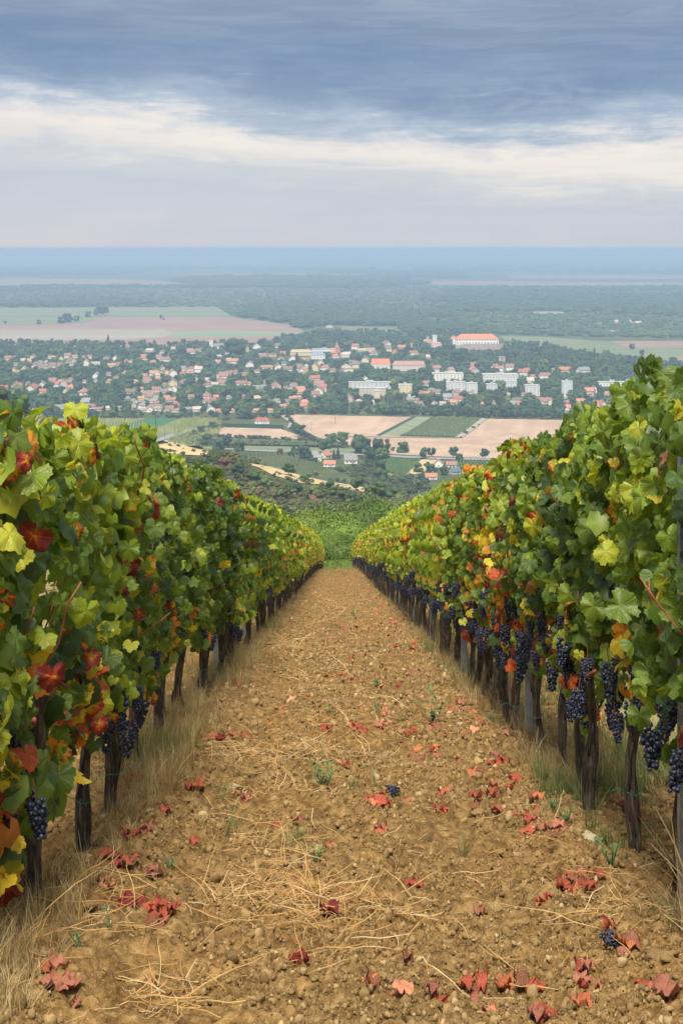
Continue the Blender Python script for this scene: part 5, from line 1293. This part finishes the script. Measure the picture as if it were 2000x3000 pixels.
DRY = np.array([(.42, .31, .14), (.52, .41, .22), (.33, .24, .11), (.28, .19, .09)]); GRN = np.array([(.12, .17, .05), (.17, .20, .08), (.24, .25, .11)])
def band(n, xa, xb, z0, z1, dry, smin, smax, p=1.5, idx=(0, 7)):
    x, z = lane_pts(n, z0, z1, xa, xb, p); k = fbm(x * 1.4 + 3, z * .9, 3) > rng.uniform(.30, .52, n); x, z = x[k], z[k]; m = len(x)
    X.append(x); Z.append(z); S.append(rng.uniform(smin, smax, m)); I.append(rng.integers(idx[0], idx[1], m))
    d = fbm(x * .9 + 30, z * .6 + 11, 2) < dry * .75 + rng.uniform(-.12, .12, m); T.append(np.where(d[:, None], DRY[rng.integers(0, 4, m)], GRN[rng.integers(0, 3, m)]) * rng.uniform(.8, 1.2, (m, 1)))
band(3300, -1.5, -.84, 3.6, 100, .70, .22, .55)
band(1500, -3.0, -1.45, 3.8, 60, .95, .5, 1.1)
band(1700, 1.08, 1.6, 3.9, 100, .75, .25, .7)
band(2600, 1.5, 3.4, 4.5, 60, .35, .5, 1.2)
band(260, 1.12, 1.6, 3.9, 5.4, .95, .6, 1.3)
band(120, -1.35, -.95, 3.6, 5.5, .95, .35, .7)
band(260, -.9, .95, 6, 74, .55, .3, .7)
band(1200, -1.25, -.8, 7, 30, .75, .4, .8)
band(900, 1.0, 1.5, 7, 30, .55, .3, .7)
band(420, -.95, 1.05, 60, 108, .7, .5, 1.1)
X, Z, S, I, T = map(np.concatenate, (X, Z, S, I, T)); m = len(X)
zz = np.where(np.abs(X) < 1.95, soil_z(X, Z), zt(X, Z))
rot = rng.normal(size=(m, 3)) * .18; rot[:, 2] = rng.uniform(0, 6.28, m)
scatter('grass', TU, np.stack([X, Z, zz - .01], 1), rot, S, T, idx=I)

# straw
def straw_src(name, seed, L):
    r = random.Random(seed); m = MB(); a = 0; p = [0., 0., .008]; pts = []
    for i in range(7): pts.append(tuple(p)); a += r.gauss(0, .13); p = [p[0] + math.cos(a) * L / 6, p[1] + math.sin(a) * L / 6, max(.003, p[2] + r.gauss(0, .009))]
    m.tube(pts, [.0020, .0020, .0019, .0018, .0016, .0013, .0008], 4); me = m.mesh(name, M_straw_i)
    return me
ST = [straw_src('straw_source', i, .10 + .05 * (i % 5)) for i in range(10)]
spots = [(860, 2220, 330, 60, 280), (700, 2230, 160, 60, 100), (880, 2700, 220, 90, 260), (860, 2640, 120, 60, 90), (1130, 2690, 150, 60, 90), (640, 2640, 130, 70, 60), (830, 2560, 160, 40, 90), (500, 2900, 120, 60, 60), (1000, 2820, 120, 50, 25), (840, 1900, 140, 40, 110), (860, 2010, 160, 60, 50), (820, 2340, 180, 60, 80), (1010, 1830, 260, 60, 80),
         (900, 1750, 120, 30, 90), (1150, 1800, 90, 40, 50), (650, 2350, 160, 70, 60), (470, 2960, 150, 40, 60), (760, 2480, 160, 60, 60), (60, 2830, 120, 90, 70), (1560, 2500, 250, 150, 40), (1000, 2450, 600, 350, 70), (1000, 2100, 300, 150, 90), (980, 1780, 110, 60, 160), (1050, 2850, 500, 120, 40), (300, 2700, 160, 130, 120), (1830, 2700, 140, 120, 90)]
PX = []; PY = []; W_ = []
for x, y, sx, sy, n in spots: n = int(n * .62); PX.append(rng.normal(x, sx * .42, n)); PY.append(rng.normal(y, sy * .42, n)); W_.append(np.full(n, 1.))
PX = np.concatenate(PX); PY = np.clip(np.concatenate(PY), 1690, 3060); X, Z, _ = G(PX, PY); k = (X > -1.6) & (X < 1.9); X, Z = X[k], Z[k]; m = len(X)
rot = rng.normal(size=(m, 3)) * .20; rot[:, 2] = rng.uniform(0, 6.28, m)
SP = np.array([(.50, .29, .10), (.56, .37, .15), (.66, .50, .27), (.38, .20, .07)])
scatter('straw_litter', ST, np.stack([X, Z, soil_z(X, Z) + .004 + np.abs(rng.normal(size=m)) * .012], 1), rot, rng.uniform(.35, 1.05, m) * np.clip(Z / 8, 1, 1.7), SP[rng.choice(4, m, p=[.35, .3, .2, .15])])

# short trampled chaff
n = 2600; X, Z = lane_pts(n, 3.6, 80, -1.0, 1.0, 1.3); k = fbm(X * 1.3 + 5, Z * .8, 3) > rng.uniform(.3, .6, n) + .10 * (np.abs(X + .1) > .6); X, Z = X[k], Z[k]; n = len(X); rot = rng.normal(size=(n, 3)) * .1; rot[:, 2] = rng.uniform(0, 6.28, n)
scatter('straw_chaff', ST, np.stack([X, Z, soil_z(X, Z) + .006], 1), rot, rng.uniform(.15, .5, n) * np.clip(Z / 7, 1, 3.), SP[rng.choice(4, n, p=[.35, .3, .2, .15])])
# stones that can be told apart
stones = [(690, 2310, 34, 'flat pale stone among straw in the left half of the lane'), (1400, 2410, 52, 'large brown clod with a shadowed hollow right of the lane middle'), (1510, 2520, 46, 'rounded tan stone near the right trunks'), (1130, 2895, 40, 'half buried round clod at the lower middle'), (1720, 2500, 62, 'long pale slab of earth before the right trunks'), (1060, 2110, 20, 'small pale stone beside a weed'), (1350, 2145, 26, 'flat cream stone near red leaves in the right half'), (1620, 2320, 44, 'broad clod at the foot of the right row'), (1585, 2275, 26, 'pale stone before the leaning trunk of the right row'), (430, 2490, 22, 'white flat stone beside red leaves at the left'), (420, 2565, 30, 'flat pale stone near the left grass'), (270, 2720, 46, 'brown clod beside the left grass verge'), (410, 2740, 60, 'wide low clod in the lower left of the lane'), (500, 2625, 30, 'pale stone slab in the left half of the lane'), (1940, 2890, 80, 'large crumbly clod in the lower right corner'), (1560, 2955, 36, 'yellowish stone at the bottom beside dark grapes'), (1830, 2540, 24, 'small pale stone by the right trunk'), (380, 2880, 50, 'low clod at the bottom left'), (560, 2370, 50, 'broad earth lump beside left grass'), (1280, 2960, 30, 'clod at the bottom edge right of centre'), (1485, 2190, 46, 'earth lump beside the steel post'), (1200, 2510, 18, 'small bright stone in the middle of the lane')]
for i, (x, y, wd, lb) in enumerate(stones):
    X, Z, _ = G(x, y); s = wd / F * Z / 2 * 1.05; me = rock_mesh('stone', 40 + i, M_stone if any(w_ in lb for w_ in ('pale', 'white', 'cream', 'yellow', 'tan', 'bright')) else M_clodbig, 3, .62)
    o = link('stone' if 'stone' in lb or 'slab' in lb else 'soil_clod', me, None, (X, Z, float(soil_z(np.array([X]), np.array([Z]))[0]) + s * .12)); o.scale = (s, s, s * .8); o.rotation_euler = (rng.normal() * .2, rng.normal() * .2, rng.uniform(0, 6.28)); tag(o, lb, 'stone' if 'stone' in lb else 'clod')

# ------------------------------------------------------------------ fallen leaves
DL = [leaf_mesh('fallen_leaf', 120 + i, 26, M_dry_leaf, .3, .3, d) for i, d in enumerate((.35, .5, .65, .8, .6, .45, .9))]
FC = {'red': (.44, .10, .055), 'orange': (.54, .18, .075), 'pink': (.47, .19, .12), 'brown': (.30, .13, .065), 'wine': (.24, .03, .025), 'salmon': (.60, .27, .15)}
fl = [  # photo x, y, count, spread, colour, where
 (1670, 2635, 9, 60, 'red', 'in the big heap at the foot of the right grass'), (1720, 2660, 4, 24, 'red', 'at the right end of the big heap'), (1590, 2660, 2, 20, 'red', 'at the left end of the big heap'),
 (1195, 2608, 2, 20, 'red', 'alone right of the straw in the middle'), (1398, 2660, 1, 8, 'pink', 'alone on bare soil right of the middle'), (1110, 2455, 2, 20, 'pink', 'alone in the middle of the lane'),
 (1085, 2385, 1, 10, 'salmon', 'at the left end of the middle scatter'), (1120, 2370, 4, 30, 'red', 'beside the dropped grapes in the middle'), (1190, 2360, 2, 14, 'orange', 'right of the dropped grapes in the middle'), (1080, 2365, 2, 16, 'red', 'left of the dropped grapes in the middle'),
 (1305, 2330, 3, 30, 'orange', 'right of the middle, above the long scatter'), (1280, 2388, 2, 24, 'red', 'at the left end of the long scatter'), (1385, 2370, 3, 30, 'red', 'in the middle of the long scatter'), (1440, 2362, 3, 22, 'red', 'at the tall curl in the long scatter'), (1500, 2342, 3, 34, 'red', 'above the long scatter near the right row'), (1568, 2375, 2, 16, 'orange', 'upright and bright at the right end of the scatter'), (1560, 2400, 2, 16, 'brown', 'under the bright upright leaf'), (1460, 2405, 3, 26, 'red', 'below the long scatter'), (1550, 2440, 4, 34, 'red', 'scattered before the right trunks'), (1510, 2430, 1, 10, 'red', 'left of the leaves before the right trunks'),
 (1540, 2480, 3, 30, 'red', 'in the line before the right verge'), (1625, 2487, 5, 36, 'pink', 'at the right end of the line before the verge'), (1400, 2298, 3, 30, 'pink', 'right of the middle, farther up'), (1490, 2275, 5, 50, 'red', 'in the upper scatter near the right row'), (1450, 2245, 2, 20, 'red', 'above the upper scatter'), (1345, 2235, 2, 26, 'pink', 'in a loose group farther up'), (1265, 2215, 3, 26, 'red', 'in the small dark group farther up'), (1210, 2222, 3, 24, 'brown', 'beside the small dark group'),
 (1380, 2178, 4, 30, 'red', 'in the group below the steel post'), (1410, 2160, 2, 14, 'orange', 'above the group below the steel post'), (1370, 2120, 2, 20, 'pink', 'up the right side of the lane'), (1290, 2142, 3, 20, 'brown', 'beside the tall weed'), (1210, 2150, 2, 18, 'red', 'left of the tall weed'), (1350, 2095, 3, 30, 'pink', 'on the right side of the far lane'),
 (1080, 2155, 4, 40, 'red', 'in the row of leaves across the middle'), (1030, 2150, 3, 26, 'red', 'left in the row of leaves across the middle'), (960, 2165, 2, 20, 'red', 'beside the straw in the middle'), (1090, 2130, 2, 20, 'pink', 'above the row across the middle'),
 (1000, 1990, 6, 34, 'red', 'in the bright heap in the far middle'), (1040, 2010, 3, 24, 'orange', 'right of the bright far heap'), (1100, 1990, 2, 20, 'pink', 'farther right of the bright far heap'), (1160, 2020, 2, 30, 'red', 'right in the far lane'), (1195, 1980, 3, 30, 'pink', 'far right of the bright far heap'), (1040, 1940, 3, 30, 'red', 'behind the bright far heap'), (1180, 1910, 5, 60, 'red', 'in the far right strip'), (1160, 1860, 4, 50, 'red', 'farther up the far right strip'), (1170, 1830, 5, 40, 'red', 'near the far right trunks'), (1120, 1800, 4, 40, 'red', 'high in the far lane'), (1090, 1760, 4, 36, 'red', 'near the far end of the lane'),
 (1000, 2265, 3, 24, 'red', 'behind the large green weed'), (950, 2300, 2, 30, 'red', 'beside the large green weed'), (960, 2500, 2, 20, 'orange', 'alone left of the middle'), (810, 2445, 1, 10, 'red', 'left of the lane middle'), (880, 2430, 2, 14, 'brown', 'by the small straw left of the middle'), (640, 2185, 4, 34, 'wine', 'in the dark pair by the left grass'), (600, 2190, 2, 16, 'wine', 'left of the dark pair by the grass'), (560, 2235, 2, 26, 'salmon', 'pale and curled by the left grass'), (680, 2175, 2, 22, 'pink', 'right of the dark pair'),
 (420, 2320, 4, 34, 'orange', 'in the left grass verge'), (400, 2350, 3, 30, 'pink', 'at the foot of the left trunks'), (490, 2360, 2, 26, 'brown', 'on the soil by the left verge'), (560, 2355, 2, 26, 'red', 'left, above the stone'), (720, 2350, 2, 26, 'pink', 'by the pale stone'), (700, 2330, 2, 20, 'brown', 'above the pale stone'), (480, 2410, 3, 22, 'red', 'beside the left trunk foot'), (430, 2480, 3, 26, 'pink', 'left of the white stone'), (385, 2495, 3, 24, 'red', 'right below the left trunk'), (565, 2490, 1, 10, 'red', 'alone in the left half'),
 (330, 2570, 4, 34, 'red', 'in the left group by the grass'), (375, 2590, 4, 28, 'red', 'in the middle of the left group'), (435, 2605, 3, 22, 'pink', 'at the right end of the left group'), (320, 2665, 2, 18, 'salmon', 'pale by the left grass'), (295, 2630, 2, 16, 'brown', 'under the left grass'), (450, 2715, 5, 34, 'red', 'in the dark red heap at the left'), (490, 2695, 3, 18, 'red', 'at the right end of the left dark heap'), (380, 2680, 2, 22, 'wine', 'left of the dark red heap'), (180, 2930, 5, 50, 'pink', 'in the bottom left corner'), (150, 2890, 3, 30, 'red', 'above the bottom left corner'),
 (885, 2855, 2, 22, 'wine', 'dark, in the bottom middle'), (950, 2715, 2, 24, 'wine', 'under the largest straw heap'), (1195, 2830, 2, 22, 'brown', 'brown and cupped at the bottom middle'), (1085, 2915, 2, 24, 'brown', 'left in the bottom line'), (1185, 2925, 2, 26, 'salmon', 'flat at the left of the bottom line'), (1280, 2920, 3, 30, 'red', 'in the middle of the bottom line'), (1385, 2910, 4, 30, 'red', 'at the thick part of the bottom line'), (1435, 2945, 1, 10, 'salmon', 'largest flat leaf below the bottom line'), (1470, 2890, 3, 28, 'orange', 'right in the bottom line'), (1570, 2888, 3, 24, 'red', 'at the right end of the bottom line'),
 (1690, 2870, 3, 22, 'red', 'large and upright at the bottom right'), (1730, 2905, 3, 40, 'pink', 'below the large upright one'), (1830, 2845, 3, 28, 'brown', 'beside the dark dropped grapes'), (1790, 2780, 1, 10, 'red', 'small, above the dark dropped grapes'), (1900, 2945, 3, 30, 'red', 'near the bottom right corner'), (1940, 2985, 3, 24, 'pink', 'in the bottom right corner'), (1570, 2985, 4, 34, 'red', 'at the bottom edge beside grapes'), (1695, 2975, 2, 24, 'red', 'at the bottom edge, right'),
 (1690, 2240, 3, 26, 'red', 'behind the leaning trunk of the right row'), (1580, 2105, 4, 26, 'orange', 'behind the steel post of the right row'), (1740, 2230, 2, 14, 'red', 'behind the second leaning trunk'), (1760, 2270, 3, 30, 'pink', 'between the right trunks'), (1810, 2400, 3, 26, 'red', 'behind the straight right trunk'), (1900, 2470, 2, 20, 'brown', 'between the last right trunks')]
FLV = []
for x, y, cnt, sp_, cname, where in fl:
    for j in range(cnt):
        xx = x + rng.normal() * sp_ * .5; yy = min(2998, y + rng.normal() * sp_ * .22); X, Z, _ = G(xx, yy); c = FC[cname if rng.random() < .7 else str(rng.choice(['pink', 'orange', 'brown']))]
        s = rng.uniform(.038, .068) * (1.12 if Z > 12 else 1); 
        if 'largest' in where: s = .07
        zz = float(soil_z(np.array([X]), np.array([Z]))[0]) if abs(X) < 1.75 else float(zt(X, Z))
        o = link('fallen_leaf', DL[int(rng.integers(7))], None, (X, Z, zz + .016 + rng.random() * .014), color=tuple(np.array(c) * rng.uniform(.75, 1.2))); o.scale = (s, s * .95, s * .55)
        o.rotation_euler = (rng.normal() * .18 + (math.pi if rng.random() < .45 else 0), rng.normal() * .18, rng.uniform(0, 6.28))
        adj = {'red': 'red', 'orange': 'orange', 'pink': 'pinkish', 'brown': 'brown', 'wine': 'dark wine', 'salmon': 'salmon'}[cname]
        lb = f'crumpled {adj} vine leaf {where}'
        tag(o, lb if cnt == 1 else lb, 'fallen leaf', 'fallen leaves ' + where if cnt > 1 else 'single fallen leaves')
        FLV.append((cnt, where, adj, xx, s, o))
_g = {}
for q in FLV: _g.setdefault(q[1], []).append(q)
for wh, l in _g.items():
    l.sort(key=lambda q: q[3]); nm = {1: ['single'], 2: ['left', 'right'], 3: ['left', 'middle', 'right']}.get(len(l), [ORD[i] + ' from left' for i in range(len(l))])
    for q, a_ in zip(l, nm):
        if len(l) == 1: q[5]['label'] = f'single crumpled {q[2]} vine leaf {wh}'
        elif len(l) <= 3: q[5]['label'] = f'{a_} crumpled {q[2]} leaf {wh}'
        else: q[5]['label'] = f'{q[2]} leaf {wh}, {a_}'
# small leaf crumbs of the far lane
n = 420; X, Z = lane_pts(n, 9, 76, -.9, 1.1, .9); k = rng.random(n) < .35 + .5 * (X > .2); X, Z = X[k], Z[k]; n = len(X)
CRB = [leaf_mesh('crumb', 300 + i, 12, M_clod_i, .3, .3, .4) for i in range(4)]
FCA = np.array(list(FC.values())); scatter('leaf_litter', CRB, np.stack([X, Z, soil_z(X, Z) + .02], 1), rng.uniform(0, 6.28, (n, 3)) * [.15, .15, 1], rng.uniform(.025, .06, n), FCA[rng.choice(6, n, p=[.3, .2, .25, .1, .03, .12])] * .9)

# dropped grapes
for x, y, lb in ((1770, 2815, 'dark shrivelled grape bunch at the bottom right'), (1595, 2975, 'dark blue dropped grapes at the bottom edge'), (1165, 2347, 'few dropped dark grapes in the middle of the lane')):
    X, Z, _ = G(x, y); o = link('dropped_grapes', BUN[int(rng.integers(4))], None, (X, Z, float(soil_z(np.array([X]), np.array([Z]))[0]) + .03)); o.rotation_euler = (math.pi / 2, 0, rng.uniform(0, 6)); o.scale = (.6, .6, .45); tag(o, lb, 'grapes')

# weeds
def weed_mesh(seed, h, nst):
    r = np.random.default_rng(seed); V = []; Fc = []; o = 0; m = MB()
    for k in range(nst):
        a = r.uniform(0, 6.28); ln = r.uniform(.2, .7); top = h * r.uniform(.5, 1.1); pts = [(math.cos(a) * ln * top * t, math.sin(a) * ln * top * t, top * t) for t in (0, .33, .66, 1)]
        m.tube(pts, [.0025, .002, .0015, .001], 4)
        for j in range(12):
            t = r.random(); p = np.array([math.cos(a) * ln * top * t, math.sin(a) * ln * top * t, top * t]); d = r.normal(size=3); d[2] = abs(d[2]) * .5; d /= np.linalg.norm(d); q = np.cross(d, [0, 0, 1]); q /= np.linalg.norm(q); L = h * r.uniform(.10, .2); w = L * .16
            m.add([p, p + d * L * .5 + q * w, p + d * L, p + d * L * .5 - q * w], [(0, 1, 2, 3)])
    return m.mesh('weed', M_weed)
M_weed = flat_mat('weed_green', (.07, .15, .05), (.15, .24, .09), 20, .6, .3)
for i, (x, y, h, n_, lb) in enumerate(((950, 2330, .17, 16, 'large grey-green weed with straw in the middle of the lane'), (930, 2540, .11, 7, 'slender green weed left of the straw heap'), (1265, 2130, .26, 8, 'tall spindly weed on the right of the lane'), (1100, 2020, .13, 8, 'green weed beside the bright leaf heap'), (965, 2105, .12, 7, 'small weed in the far middle of the lane'), (1040, 1815, .22, 7, 'far weed in the middle near the lane end'), (500, 2560, .06, 9, 'low dark weed by the left stone'), (235, 2830, .07, 5, 'tiny weed at the bottom left'), (325, 2760, .10, 3, 'two thin green blades at the lower left'), (1620, 2440, .07, 12, 'low spreading weed before the right trunks'), (1660, 2470, .09, 10, 'dark weed left of the straight right trunk'), (1515, 2160, .09, 10, 'fresh green weed at the foot of the steel post'), (1440, 2140, .08, 8, 'green tuft on the right verge'), (1590, 2190, .10, 8, 'weed between steel post and leaning trunk'), (1790, 2600, .11, 12, 'green weed in the dry grass at the right'))):
    X, Z, _ = G(x, y); o = link('weed', weed_mesh(i, h, n_), None, (X, Z, float(soil_z(np.array([X]), np.array([Z]))[0]) if abs(X) < 1.8 else float(zt(X, Z)))); tag(o, lb, 'weed')
